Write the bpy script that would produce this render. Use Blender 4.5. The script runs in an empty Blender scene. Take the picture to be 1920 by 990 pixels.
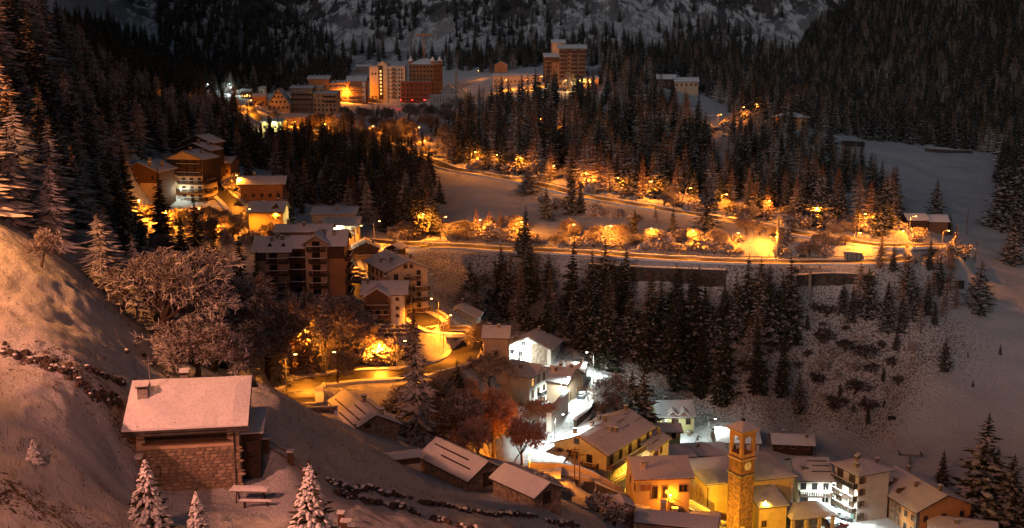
import bpy, bmesh, math, random
import numpy as np
from mathutils import Vector, Matrix, noise as mnoise
random.seed(7); RS = np.random.RandomState(7)
R = math.radians
C = bpy.context.scene.collection
scn = bpy.context.scene

# ---------------------------------------------------------------- camera, sky, moonlight, exposure
F = 2059.0; PITCH = math.atan(385.0 / F); W0, H0 = 1920.0, 990.0
cam = bpy.data.cameras.new('camera'); camo = bpy.data.objects.new('camera', cam); C.objects.link(camo)
cam.sensor_width = 36.0; cam.lens = 36.0 * F / W0; cam.clip_start = 0.5; cam.clip_end = 9000
camo.location = (0, 0, 0); camo.rotation_euler = (math.pi / 2 - PITCH, 0, 0)
scn.camera = camo
world = bpy.data.worlds.new('World'); scn.world = world; world.use_nodes = True
wn = world.node_tree; bg = wn.nodes['Background']
sky = wn.nodes.new('ShaderNodeTexSky'); sky.sky_type = 'NISHITA'; sky.sun_disc = False
sky.sun_elevation = R(14); sky.sun_rotation = R(200); sky.air_density = 1.0; sky.dust_density = 2.0
wn.links.new(sky.outputs[0], bg.inputs[0]); bg.inputs[1].default_value = 0.020
sun = bpy.data.lights.new('moonlight', 'SUN'); suno = bpy.data.objects.new('moonlight', sun); C.objects.link(suno)
sun.energy = 0.36; sun.angle = R(9); sun.color = (0.90, 0.88, 1.0)
suno.rotation_euler = (R(76), 0, R(-24))
scn.view_settings.view_transform = 'Standard'; scn.view_settings.look = 'None'
scn.view_settings.gamma = 1.0; scn.view_settings.exposure = 0.0
scn.view_settings.use_curve_mapping = False
scn.render.engine = 'CYCLES'
try:
    scn.cycles.use_denoising = True; scn.cycles.denoiser = 'OPENIMAGEDENOISE'
    scn.cycles.denoising_prefilter = 'ACCURATE'
except Exception: pass
scn.cycles.max_bounces = 4; scn.cycles.diffuse_bounces = 2; scn.cycles.glossy_bounces = 1
scn.cycles.transmission_bounces = 1; scn.cycles.transparent_max_bounces = 4; scn.cycles.sample_clamp_indirect = 2.0
scn.cycles.use_light_tree = True; scn.cycles.caustics_reflective = False; scn.cycles.caustics_refractive = False

# ---------------------------------------------------------------- pixels to places
CP, SP = math.cos(PITCH), math.sin(PITCH)
def ray(u, v):
    a = (u - 960.0) / F; b = (495.0 - v) / F
    return a, CP + b * SP, -SP + b * CP
def at(u, v, Y):
    x, y, z = ray(u, v); k = Y / y
    return Vector((x * k, Y, z * k))
def proj(p):
    x, y, z = p; fw = y * CP - z * SP; up = y * SP + z * CP
    return 960 + F * x / fw, 495 - F * up / fw

# ---------------------------------------------------------------- terrain heights
CTRL = """
-500 1250 16;-200 1100 28;200 1300 20;800 1300 26;1500 1500 40
0 990 45;0 850 58;0 700 74;0 560 92;0 425 114;-150 700 70;-150 350 112;-300 990 38;-300 500 90;-400 250 110
150 990 54;150 850 65;150 780 70;150 700 77;150 650 88;150 560 106;230 615 110;350 685 116
210 850 72;230 900 70;350 940 70;460 915 77;480 800 82;430 990 64;600 990 68;760 990 78;900 990 93;1090 990 118
620 900 88;560 800 93;500 725 104;600 780 118;700 835 130;760 865 138;800 910 118;800 960 95;1000 955 116;900 915 134;1040 945 142
350 760 95;300 700 103
1300 1150 130;1100 1080 110;1500 1200 170
740 833 150;640 790 152;590 770 155;850 870 146
250 560 150;300 650 150;400 650 165;500 690 170;500 600 215;400 500 240;300 500 220;100 450 140;180 490 150
560 740 188;610 760 180;700 705 200;820 690 204;870 660 212;840 625 224;800 600 235;700 640 222;760 810 168;940 860 170;1000 890 175;1080 905 183;1200 928 190;1300 975 192
550 570 245;620 650 215;560 620 225;640 560 250;650 500 277;640 450 310;760 600 238;720 560 258
1010 880 190;1040 820 205;1080 760 225;1090 730 238;1100 700 250;990 680 260;920 670 250;960 755 226;900 740 220;850 740 212;900 620 258;880 580 272
1150 910 200;1200 960 203;1400 990 200;1550 990 202;1700 1010 200;1850 1010 205
1280 830 248;1280 760 262;1330 820 250;1500 840 248;1560 860 238;1650 850 250;1240 870 222
1300 740 268;1500 760 268;1650 790 262;1700 900 232;1900 850 240;1900 700 262;1900 600 285;1900 520 320;1850 450 370;1850 350 470;1880 300 560;1600 270 560;1750 285 570;1650 330 480;1750 650 270;1700 750 258
2200 900 200;2200 600 260;2200 350 400;2200 100 600
1100 760 240;1180 760 245;1150 680 265
800 460 300;950 468 298;1100 475 296;1250 485 293;1400 492 290;1640 492 292;1730 475 298
1100 540 285;1300 560 283;1500 560 282;1700 560 283;1100 640 276;1300 650 276;1500 660 274;950 600 285;1000 540 287;850 540 277;1650 650 275;1800 560 290;1800 480 325
840 400 350;1000 400 352;1100 440 315;1300 445 312;1450 465 300;750 400 345;700 350 390
1640 462 306;1500 438 322;1400 420 335;1300 402 348;1200 385 362;1100 370 376;1000 345 400;850 318 430;780 295 455;700 265 500;560 235 560;450 200 640;400 190 690;1740 455 312
720 188 800;620 190 760;850 200 740;1050 165 740;950 165 740;1100 150 740;700 220 640;600 210 700;780 240 570;870 240 560
1000 300 450;1000 220 580;1200 300 440;1200 200 600;1300 180 700;1260 162 740;1330 240 540;1330 300 450;1420 220 560;1500 250 500;1480 235 520;1600 360 420;1450 350 400;1720 430 350;1760 400 385
640 300 440;600 350 380;500 400 320;550 250 500
720 120 1000;1050 100 1000;600 130 930;900 120 950;750 60 1150;1000 60 1130;960 0 1220;960 -150 1370;700 0 1240;500 0 1200;500 80 1080;400 120 950
500 -150 1380;1400 40 1150;1500 100 1000;1500 0 1180;1500 -150 1350;1250 40 1130;300 -150 1400;1300 100 1000;1400 150 850
1900 230 700;1900 100 850;1900 0 1000;1700 220 760;1700 100 950;1700 0 1150;1900 -150 1250;2200 -150 1000;1550 200 760
0 380 140;0 300 165;0 150 205;0 0 245;0 -120 290;-300 -100 230;-400 100 160
100 400 185;200 350 240;200 250 310;100 150 300;100 50 380;300 250 400;250 200 450;400 250 460;300 330 330;300 388 320;400 400 310;350 420 292;230 420 270;450 420 300;420 340 350
300 160 620;220 110 720;400 180 660;150 30 950;300 80 960;300 10 1150;-200 -150 420;150 -100 1250;-100 -250 900
"""
pts = []
for row in CTRL.replace('\n', ';').split(';'):
    if row.strip():
        u, v, Y = map(float, row.split()); pts.append(at(u, v, Y))
P = np.array(pts)
pr = np.hypot(P[:, 0], P[:, 1]); pphi = np.arctan2(P[:, 0], P[:, 1])
def warp(phi, r): return phi * 2.6, np.log(r)
def U(d2): return 0.5 * d2 * np.log(d2 + 1e-12)
a0, b0 = warp(pphi, pr); n = len(a0)
K = U((a0[:, None] - a0) ** 2 + (b0[:, None] - b0) ** 2) + np.eye(n) * 0.0015
Q = np.c_[np.ones(n), a0, b0]
Amat = np.block([[K, Q], [Q.T, np.zeros((3, 3))]])
sol = np.linalg.solve(Amat, np.r_[P[:, 2] / pr, 0, 0, 0])
NC, NR = 620, 820
phi_in = np.linspace(R(-28.5), R(28.5), NC - 120)
phi_l = R(-28.5) - np.linspace(0, 1, 61)[1:] ** 1.5 * (math.pi - R(28.5))
PHI = np.concatenate([phi_l[::-1], phi_in, -phi_l])
NC = len(PHI)
_l = np.linspace(math.log(5.0), math.log(3600.0), 4000)
_w = np.cumsum(np.where((_l > math.log(120)) & (_l < math.log(420)), 2.0, np.where(_l < math.log(40), 0.4, 1.0)))
LR = np.interp(np.linspace(_w[0], _w[-1], NR), _w, _l); RAD = np.exp(LR)
ga, gb = np.meshgrid(PHI, LR)           # rows = radius, cols = angle
wa, wb = ga * 2.6, gb
T = np.zeros_like(wa)
for i in range(n): T += sol[i] * U((wa - a0[i]) ** 2 + (wb - b0[i]) ** 2)
T += sol[n] + sol[n + 1] * wa + sol[n + 2] * wb
GR = np.exp(gb); GX = GR * np.sin(ga); GY = GR * np.cos(ga)
Z = T * GR
# outside the view the hillside goes on as a plain slope
plane = -9.0 - 0.33 * GX * np.where(GX > 0, 0.9, 0.8) - 0.10 * GY
plane = np.clip(plane, -90, 260)
out = np.clip((np.abs(ga) - R(29)) / R(18), 0, 1); out = out * out * (3 - 2 * out)
near = np.clip((14 - GR) / 6, 0, 1)
wgt = np.maximum(out, near)
Z = Z * (1 - wgt) + plane * wgt
# natural relief
def fbm(x, y, s, oct=4, seed=0):
    """cheap value noise on arrays"""
    rs = np.random.RandomState(seed); tab = rs.rand(256, 256)
    o = np.zeros_like(x); amp = 1.0; tot = 0
    for k in range(oct):
        fx, fy = x / s, y / s
        ix, iy = np.floor(fx).astype(int), np.floor(fy).astype(int); tx, ty = fx - ix, fy - iy
        tx = tx * tx * (3 - 2 * tx); ty = ty * ty * (3 - 2 * ty)
        g = lambda a, b: tab[a & 255, b & 255]
        o += amp * ((g(ix, iy) * (1 - tx) + g(ix + 1, iy) * tx) * (1 - ty) + (g(ix, iy + 1) * (1 - tx) + g(ix + 1, iy + 1) * tx) * ty)
        tot += amp; amp *= 0.5; s *= 0.5; x = x + 37.7; y = y + 91.3
    return o / tot - 0.5
far = np.clip((GR - 850) / 700, 0, 1)
Z += fbm(GX, GY, 14, 4, 1) * np.clip(GR / 120, 0.35, 2.2) * 1.0
far = np.clip((GR - 980) / 150, 0, 1)
Z += far * (np.abs(fbm(GX, GY * 0.3, 110, 5, 2)) * -80 + 12 + fbm(GX, GY, 34, 4, 3) * 26)
def h_at(x, y):
    r = math.hypot(x, y); ph = math.atan2(x, y)
    j = min(max(np.searchsorted(PHI, ph) - 1, 0), NC - 2); tj = min(max((ph - PHI[j]) / (PHI[j + 1] - PHI[j]), 0), 1)
    lr = math.log(max(r, 5.01)); i = min(max(int(np.searchsorted(LR, lr)) - 1, 0), NR - 2); ti = min(max((lr - LR[i]) / (LR[i + 1] - LR[i]), 0), 1)
    return float((Z[i, j] * (1 - tj) + Z[i, j + 1] * tj) * (1 - ti) + (Z[i + 1, j] * (1 - tj) + Z[i + 1, j + 1] * tj) * ti)
def ground(u, v, Yh=None, rmin=12):
    """the point of the ground seen at a pixel (nearest crossing to Yh if given)"""
    x, y, z = ray(u, v); ph = math.atan2(x, y); hyp = math.hypot(x, y); t = z / hyp
    j = min(max(np.searchsorted(PHI, ph) - 1, 0), NC - 2); tj = (ph - PHI[j]) / (PHI[j + 1] - PHI[j])
    col = (Z[:, j] * (1 - tj) + Z[:, j + 1] * tj) / RAD - t
    idx = np.where((col[:-1] < 0) & (col[1:] >= 0) & (RAD[:-1] > rmin))[0]
    if len(idx) == 0 or (Yh and min(abs(RAD[idx] * y / hyp - Yh)) > 0.25 * Yh):
        if Yh is None: return None
        px = x / y * Yh; return Vector((px, Yh, h_at(px, Yh)))
    i = idx[0] if Yh is None else idx[np.argmin(abs(RAD[idx] * y / hyp - Yh))]
    s = -col[i] / (col[i + 1] - col[i]); r = RAD[i] + s * (RAD[i + 1] - RAD[i])
    return Vector((r * math.sin(ph), r * math.cos(ph), t * r))

# ---------------------------------------------------------------- materials
MATS = {}
def _new(name):
    m = bpy.data.materials.new(name); m.use_nodes = True; MATS[name] = m
    return m, m.node_tree, m.node_tree.nodes['Principled BSDF']
def _n(nt, t, **kw):
    n = nt.nodes.new(t)
    for k, v in kw.items():
        if k in n.inputs.keys(): n.inputs[k].default_value = v
        else: setattr(n, k, v)
    return n
def _noise(nt, vec, scale, detail=4, rough=0.6):
    n = _n(nt, 'ShaderNodeTexNoise', Scale=scale, Detail=detail, Roughness=rough)
    if vec: nt.links.new(vec, n.inputs['Vector'])
    return n.outputs['Fac']
def _ramp(nt, fac, a, b):
    n = _n(nt, 'ShaderNodeMapRange', interpolation_type='SMOOTHSTEP'); n.inputs[1].default_value = a; n.inputs[2].default_value = b
    nt.links.new(fac, n.inputs[0]); return n.outputs[0]
def _math(nt, op, a, b=None):
    n = _n(nt, 'ShaderNodeMath', operation=op)
    for k, x in enumerate((a, b)):
        if x is None: continue
        if isinstance(x, (int, float)): n.inputs[k].default_value = x
        else: nt.links.new(x, n.inputs[k])
    return n.outputs[0]
def _mix(nt, fac, a, b):
    n = _n(nt, 'ShaderNodeMix', data_type='RGBA')
    for k, x in ((0, fac), (6, a), (7, b)):
        if isinstance(x, (tuple, list)): n.inputs[k].default_value = (*x, 1) if len(x) == 3 else x
        elif isinstance(x, (int, float)): n.inputs[k].default_value = x
        else: nt.links.new(x, n.inputs[k])
    return n.outputs[2]
def _bump(nt, bs, h, strength, dist=0.1):
    n = _n(nt, 'ShaderNodeBump', Strength=strength, Distance=dist); nt.links.new(h, n.inputs['Height']); nt.links.new(n.outputs[0], bs.inputs['Normal'])
def _coord(nt, kind='Object'):
    return nt.nodes.new('ShaderNodeTexCoord').outputs[kind]
def mat(name, col, rough=0.8, var=0.25, scale=1.5, bump=0.3, fine=9.0, metal=0.0):
    if name in MATS: return MATS[name]
    m, nt, bs = _new(name); co = _coord(nt)
    a = _noise(nt, co, scale, 5); b = _noise(nt, co, fine, 3)
    dark = tuple(c * (1 - var) for c in col); light = tuple(min(1, c * (1 + var)) for c in col)
    c1 = _mix(nt, _ramp(nt, a, 0.35, 0.65), dark, light)
    c2 = _mix(nt, _math(nt, 'MULTIPLY', _ramp(nt, b, 0.45, 0.7), 0.35), c1, tuple(c * 0.55 for c in col))
    nt.links.new(c2, bs.inputs['Base Color']); bs.inputs['Roughness'].default_value = rough; bs.inputs['Metallic'].default_value = metal
    if bump: _bump(nt, bs, b, bump, 0.05)
    return m
def snowy(name, col, lo=0.25, hi=0.6, nscale=3.0, nz=0.5, col2=None, snowcol=(0.78, 0.78, 0.80)):
    """a thing with snow lying on whatever faces up, broken by noise"""
    m, nt, bs = _new(name); co = _coord(nt)
    g = nt.nodes.new('ShaderNodeNewGeometry'); s = nt.nodes.new('ShaderNodeSeparateXYZ'); nt.links.new(g.outputs['Normal'], s.inputs[0])
    no = _noise(nt, co, nscale, 3)
    f = _math(nt, 'ADD', s.outputs[2], _math(nt, 'MULTIPLY', _math(nt, 'SUBTRACT', no, 0.5), nz * 2))
    f = _ramp(nt, f, lo, hi)
    if col2: base = _mix(nt, _ramp(nt, _noise(nt, co, nscale * 0.5, 2), 0.35, 0.65), col, col2)
    else: base = col
    nt.links.new(_mix(nt, f, base, snowcol), bs.inputs['Base Color']); bs.inputs['Roughness'].default_value = 0.85
    bs.inputs['Specular IOR Level'].default_value = 0.15
    return m
def emit(name, col, strength):
    m, nt, bs = _new(name); bs.inputs['Base Color'].default_value = (*[min(1, c) for c in col], 1)
    bs.inputs['Emission Color'].default_value = (*col, 1); bs.inputs['Emission Strength'].default_value = strength
    return m
M_snow = mat('snow', (0.80, 0.80, 0.82), 0.75, 0.04, 2.0, 0.9, 5.0)
def snow_surface(name, specks, attr=True):
    m, nt, bs = _new(name); co = _coord(nt)
    big = _noise(nt, co, 0.18, 5); med = _noise(nt, co, 1.7, 6, 0.72); fine = _noise(nt, co, 6.5, 4, 0.7)
    white = _mix(nt, _ramp(nt, big, 0.3, 0.7), (0.76, 0.77, 0.80), (0.84, 0.84, 0.85))
    tuft = _mix(nt, _ramp(nt, fine, 0.3, 0.7), (0.055, 0.038, 0.024), (0.13, 0.09, 0.055))
    at_ = _n(nt, 'ShaderNodeAttribute', attribute_name='scrub')
    thr = _math(nt, 'SUBTRACT', specks, _math(nt, 'MULTIPLY', at_.outputs['Fac'], 0.24))
    mixn = _math(nt, 'ADD', _math(nt, 'MULTIPLY', med, 0.55), _math(nt, 'MULTIPLY', fine, 0.45))
    d = _math(nt, 'SUBTRACT', mixn, thr)
    f = _ramp(nt, d, 0.0, 0.05)
    col = _mix(nt, f, white, tuft)
    # bare rock where the mountain is too steep for snow
    g = nt.nodes.new('ShaderNodeNewGeometry'); s = nt.nodes.new('ShaderNodeSeparateXYZ'); nt.links.new(g.outputs['Normal'], s.inputs[0])
    rk = _n(nt, 'ShaderNodeAttribute', attribute_name='rock')
    mp = _n(nt, 'ShaderNodeVectorMath', operation='MULTIPLY'); nt.links.new(co, mp.inputs[0]); mp.inputs[1].default_value = (1.0, .28, .28)
    rn = _noise(nt, mp.outputs[0], 0.11, 8, 0.8)
    sl = _math(nt, 'ADD', s.outputs[2], _math(nt, 'MULTIPLY', _math(nt, 'SUBTRACT', rn, 0.5), 1.5))
    rf = _math(nt, 'MULTIPLY', _ramp(nt, sl, 1.0, 0.84), rk.outputs['Fac'])
    rc = _mix(nt, _ramp(nt, _noise(nt, co, 0.08, 6), 0.35, 0.65), (0.03, 0.028, 0.028), (0.11, 0.10, 0.10))
    col = _mix(nt, rf, col, rc)
    nt.links.new(col, bs.inputs['Base Color']); bs.inputs['Roughness'].default_value = 0.8; bs.inputs['Specular IOR Level'].default_value = 0.2
    _bump(nt, bs, _math(nt, 'ADD', _math(nt, 'MULTIPLY', med, 1.0), _math(nt, 'MULTIPLY', fine, 0.6)), 1.0, 0.6)
    return m
M_ground = snow_surface('snowy_ground', 0.66)
M_dark = mat('dark_wood', (0.05, 0.028, 0.018), 0.8, 0.3, 3, 0.4)
M_wood = mat('brown_wood', (0.13, 0.07, 0.035), 0.75, 0.3, 3, 0.4)
M_warmwood = mat('warm_wood', (0.30, 0.14, 0.05), 0.7, 0.3, 3, 0.4)
M_glass = mat('window_glass', (0.015, 0.017, 0.022), 0.15, 0.1, 1, 0)
M_lit = emit('lit_window', (1.0, 0.62, 0.2), 1.3)
M_litw = emit('lit_white', (0.9, 1.0, 0.85), 1.6)
M_frame = mat('window_frame', (0.28, 0.17, 0.10), 0.6, 0.2)
M_wframe = mat('pale_frame', (0.55, 0.52, 0.46), 0.6, 0.1)
M_cream = mat('cream_plaster', (0.62, 0.50, 0.34), 0.9, 0.10, 0.5, 0.2)
M_white = mat('white_plaster', (0.72, 0.69, 0.62), 0.9, 0.08, 0.5, 0.2)
M_yellow = mat('yellow_plaster', (0.70, 0.52, 0.20), 0.9, 0.10, 0.5, 0.2)
M_paleyellow = mat('pale_yellow_plaster', (0.66, 0.60, 0.30), 0.9, 0.10, 0.5, 0.2)
M_orange = mat('orange_plaster', (0.66, 0.32, 0.12), 0.9, 0.10, 0.5, 0.2)
M_pink = mat('tan_plaster', (0.52, 0.37, 0.25), 0.9, 0.12, 0.5, 0.2)
M_brown = mat('brown_plaster', (0.30, 0.16, 0.08), 0.9, 0.15, 0.5, 0.2)
M_stone = mat('stone_masonry', (0.26, 0.20, 0.15), 0.95, 0.45, 1.8, 0.9, 5.0)
M_stone2 = mat('grey_stone', (0.22, 0.20, 0.18), 0.95, 0.4, 1.2, 0.9, 4.0)
M_mortar = mat('mortar', (0.20, 0.16, 0.12), 0.95, 0.2, 2, 0.6)
M_concrete = mat('concrete', (0.26, 0.25, 0.24), 0.9, 0.2, 0.8, 0.4)
M_slate = mat('dark_roofing', (0.05, 0.045, 0.04), 0.8, 0.3)
M_metal = mat('dark_metal', (0.05, 0.05, 0.055), 0.45, 0.2, metal=0.6)
M_galv = mat('galvanised_steel', (0.35, 0.34, 0.33), 0.5, 0.15, metal=0.5)
M_rust = mat('reddish_board', (0.28, 0.07, 0.03), 0.8, 0.3)
def road_mat():
    m, nt, bs = _new('wet_asphalt'); co = _coord(nt)
    a = _noise(nt, co, 0.5, 6, 0.7); b = _noise(nt, co, 6, 4)
    c = _mix(nt, _ramp(nt, a, 0.52, 0.72), (0.055, 0.048, 0.042), (0.20, 0.19, 0.18))
    c = _mix(nt, _math(nt, 'MULTIPLY', b, 0.4), c, (0.03, 0.03, 0.03))
    nt.links.new(c, bs.inputs['Base Color']); bs.inputs['Roughness'].default_value = 0.5
    _bump(nt, bs, b, 0.4, 0.03)
    return m
M_road = road_mat()
def white_road_mat():
    m, nt, bs = _new('driven_snow'); co = _coord(nt)
    a = _noise(nt, co, 0.8, 6, 0.7)
    c = _mix(nt, _ramp(nt, a, 0.5, 0.66), (0.74, 0.74, 0.76), (0.22, 0.21, 0.20))
    nt.links.new(c, bs.inputs['Base Color']); bs.inputs['Roughness'].default_value = 0.7
    _bump(nt, bs, a, 0.5, 0.06)
    return m
M_droad = white_road_mat()

# ---------------------------------------------------------------- mesh helpers
class MB:
    def __init__(s): s.v = []; s.f = []; s.m = []
    def add(s, vs, fs, mi=0):
        b = len(s.v); s.v += [tuple(p) for p in vs]; s.f += [tuple(b + i for i in f) for f in fs]; s.m += [mi] * len(fs)
        return s
    def box(s, x0, x1, y0, y1, z0, z1, mi=0, jit=0.0):
        vs = [Vector((x, y, z)) for z in (z0, z1) for y in (y0, y1) for x in (x0, x1)]
        if jit: vs = [p + Vector((random.uniform(-jit, jit), random.uniform(-jit, jit), random.uniform(-jit, jit))) for p in vs]
        return s.add(vs, [(0, 2, 3, 1), (4, 5, 7, 6), (0, 1, 5, 4), (1, 3, 7, 5), (3, 2, 6, 7), (2, 0, 4, 6)], mi)
    def tube(s, p0, p1, r0, r1=None, n=6, mi=0, cap=True):
        p0, p1 = Vector(p0), Vector(p1); r1 = r0 if r1 is None else r1
        d = (p1 - p0).normalized(); u = d.orthogonal().normalized(); w = d.cross(u)
        vs = []
        for p, r in ((p0, r0), (p1, r1)):
            for k in range(n):
                a = 2 * math.pi * k / n; vs.append(p + u * (r * math.cos(a)) + w * (r * math.sin(a)))
        fs = [(k, (k + 1) % n, n + (k + 1) % n, n + k) for k in range(n)]
        if cap: fs += [tuple(range(n))[::-1], tuple(range(n, 2 * n))]
        return s.add(vs, fs, mi)
    def lump(s, c, rx, ry, rz, n=6, m=4, jit=0.15, mi=0, rot=None):
        vs = []; c = Vector(c)
        for i in range(m + 1):
            t = math.pi * i / m
            for k in range(n):
                a = 2 * math.pi * k / n
                p = Vector((rx * math.sin(t) * math.cos(a), ry * math.sin(t) * math.sin(a), rz * math.cos(t)))
                p *= 1 + random.uniform(-jit, jit) * (math.sin(t) > 0.01)
                if rot is not None: p = rot @ p
                vs.append(c + p)
        fs = [(i * n + k, i * n + (k + 1) % n, (i + 1) * n + (k + 1) % n, (i + 1) * n + k)[::-1] for i in range(m) for k in range(n)]
        return s.add(vs, fs, mi)
    def mesh(s, name, mats, smooth=False):
        me = bpy.data.meshes.new(name); me.from_pydata(s.v, [], s.f)
        for m in (mats if isinstance(mats, (list, tuple)) else [mats]): me.materials.append(m)
        if any(s.m): me.polygons.foreach_set('material_index', s.m)
        if smooth: me.polygons.foreach_set('use_smooth', [True] * len(s.f))
        me.update(); return me
    def build(s, name, mats, parent=None, smooth=False, loc=None, rz=0):
        return link(name, s.mesh(name, mats, smooth), parent, loc, rz)
def link(name, data, parent=None, loc=None, rz=0):
    o = bpy.data.objects.new(name, data); C.objects.link(o)
    if parent: o.parent = parent
    if loc is not None: o.location = loc
    if rz: o.rotation_euler = (0, 0, rz)
    return o
def tag(o, label=None, cat=None, group=None, kind=None):
    if label: o['label'] = label
    if cat: o['category'] = cat
    if group: o['group'] = group
    if kind: o['kind'] = kind
    return o
def thing(name, label, cat, loc, rz=0, group=None):
    return tag(link(name, None, None, loc, rz), label, cat, group)
LAND = []      # landmarks that tree labels may refer to: (u, v, phrase)

# ---------------------------------------------------------------- roads: cut into the slope, then laid on it
def spline(ps, step=2.0):
    out_ = []
    for i in range(len(ps) - 1):
        p0, p1, p2, p3 = ps[max(i - 1, 0)], ps[i], ps[i + 1], ps[min(i + 2, len(ps) - 1)]
        k = max(2, int((p2 - p1).length / step))
        for j in range(k):
            t = j / k
            out_.append(0.5 * ((2 * p1) + (p2 - p0) * t + (2 * p0 - 5 * p1 + 4 * p2 - p3) * t * t + (3 * p1 - p0 - 3 * p2 + p3) * t ** 3))
    return out_ + [ps[-1]]
ROADS = {
 'village': ((1440,1030,181),(1400,1013,182),(1330,988,183),(1260,961,183),(1200,938,183),(1130,918,181),(1060,902,178),(1000,888,174),(930,862,168),(850,835,164),(760,806,163),(690,790,164),(640,776,167),(600,766,172),(566,752,179),(552,741,185),(566,728,192),(610,716,197),(660,706,200),(750,697,203),(815,690,206),(858,676,210),(876,658,215),(868,636,221),(845,618,227),(815,604,232),(775,590,238),(720,570,246),(678,545,254),(655,515,264),(645,485,280),(642,462,298),(660,449,310),(700,453,308),(760,458,304),(800,460,300)),
 'lower': ((800,460,300),(870,463,299),(950,467,298),(1100,474,296),(1250,484,293),(1400,490,290),(1540,492,291),(1640,490,293),(1720,482,297),(1765,472,303),(1770,463,308),(1740,458,311),(1690,460,309)),
 'upper': ((1690,460,309),(1640,460,307),(1570,449,314),(1500,437,322),(1400,419,335),(1300,402,348),(1200,385,362),(1100,368,377),(1000,344,400),(920,329,416),(850,317,431),(800,298,455),(740,276,485),(690,262,505),(630,254,520),(575,246,545),(530,240,570),(490,225,600),(470,205,640),(480,192,680),(540,196,720),(620,190,760),(690,187,790),(760,187,790),(830,190,770)),
 'hamlet': ((655,452,308),(600,452,308),(540,444,305),(495,437,306),(462,412,318),(440,385,335),(415,362,345),(388,340,358),(365,335,362)),
 'street': ((1002,894,178),(1012,872,190),(1040,822,205),(1072,772,222),(1088,738,236),(1096,703,250)),
}
RW = {'village': 6.4, 'lower': 6.0, 'upper': 6.0, 'hamlet': 5.0, 'street': 6.4}
RP = {}
for k, pp in ROADS.items():
    g = [ground(u, v, Y) for u, v, Y in pp]
    sp_ = spline(g); zs = np.array([p.z for p in sp_]); ker = 9
    zz = np.convolve(np.pad(zs, ker // 2 * 3, mode='edge'), np.ones(ker) / ker, 'same')[ker // 2 * 3: len(zs) + ker // 2 * 3]
    RP[k] = [Vector((p.x, p.y, z)) for p, z in zip(sp_, zz)]
scrub = np.zeros_like(Z)
carve_w = np.zeros_like(Z); best = np.full_like(Z, 1e9); bz = Z.copy(); bw = np.full_like(Z, 3.0)
flatX, flatY = GX, GY
for k, line in RP.items():
    for p in line:
        m_ = (np.abs(GX - p.x) < 14) & (np.abs(GY - p.y) < 14)
        idx = np.nonzero(m_)
        d = np.hypot(GX[idx] - p.x, GY[idx] - p.y)
        better = d < best[idx]
        ii = (idx[0][better], idx[1][better]); best[ii] = d[better]; bz[ii] = p.z; bw[ii] = RW[k] / 2
w_ = np.clip(1 - (best - bw - 1.6) / 5.0, 0, 1); w_ = w_ * w_ * (3 - 2 * w_)
Z = Z * (1 - w_) + (bz - 0.22) * w_
roadmask = best < bw + 3.5
PADS = []
def pad(x, y, r, z, blend=5.0, keep=2.0):
    """level ground under a building"""
    global Z
    d = np.hypot(GX - x, GY - y); k = np.clip(1 - (d - r) / blend, 0, 1); k = k * k * (3 - 2 * k)
    k = np.where(best < bw + keep, 0, k)
    Z = Z * (1 - k) + z * k
PADL = [(462, 914, 77, -2.0, -0.5, 3.4), (1400, 990, 200, 2, 8, 14)]
for (u, v, Y, dx, dy, r) in PADL:
    g = ground(u, v, Y); pad(g.x + dx, g.y + dy, r, g.z, 2.5 if Y < 100 else 5.0)
pad(18, 210, 11, -78.6, 2.0, .9); pad(10, 203, 4, -78.0, 2.0, .9)
# brushy ground
for (u, v, Y, r, s) in ((1500,640,276,30,.9),(1400,690,272,25,.8),(1600,690,268,28,.9),(1700,600,285,28,.8),(1750,620,280,15,.8),(1300,690,270,22,.6),(1150,640,272,22,.7),(950,560,285,24,.9),
                        (880,600,272,20,.9),(1620,760,264,14,.9),(1560,590,282,25,.6),(220,780,72,4,.3),(150,690,78,4,.35),(100,670,80,4,.4),(1150,720,255,15,.6),(860,780,185,20,.8),(700,660,215,12,.6),(1010,620,270,20,.7),
                        (1250,600,275,25,.5),(60,950,50,5,.5),(400,450,270,20,.6),(1060,380,360,14,.8),(1000,370,370,16,.6),(1240,420,335,20,.6),(450,350,370,20,.6),(820,500,285,20,.8),(1820,310,520,30,.5),(1860,350,480,20,.5),(1450,760,262,14,.4),(1050,640,276,20,.9),(1250,680,270,25,.9),(1350,700,268,22,.9),(1120,600,280,22,.9),(1420,620,278,24,.9),(1220,730,262,14,.6),(1000,680,262,12,.6)):
    g = ground(u, v, Y); d = np.hypot(GX - g.x, GY - g.y)
    scrub = np.maximum(scrub, s * np.clip(1.3 - d / r, 0, 1))
scrub = np.minimum(scrub, .72); scrub += 0.36 * np.clip(1.25 - np.hypot(GX + 30, GY - 85) / 60, 0, 1)
nearrelief = np.clip((150 - GR) / 30, 0, 1) * np.clip(GR / 40, 0, 1) * np.clip((best - bw) / 4, 0, 1)
Z += (fbm(GX, GY, 2.8, 4, 9) * 0.9 + fbm(GX, GY, .9, 2, 19) * .35) * nearrelief * (0.5 + np.clip(scrub * 2, 0, 1)) * (np.hypot(GX + 21, GY - 79) > 9)
rock = np.clip((GR - 900) / 300, 0, 1)

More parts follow.
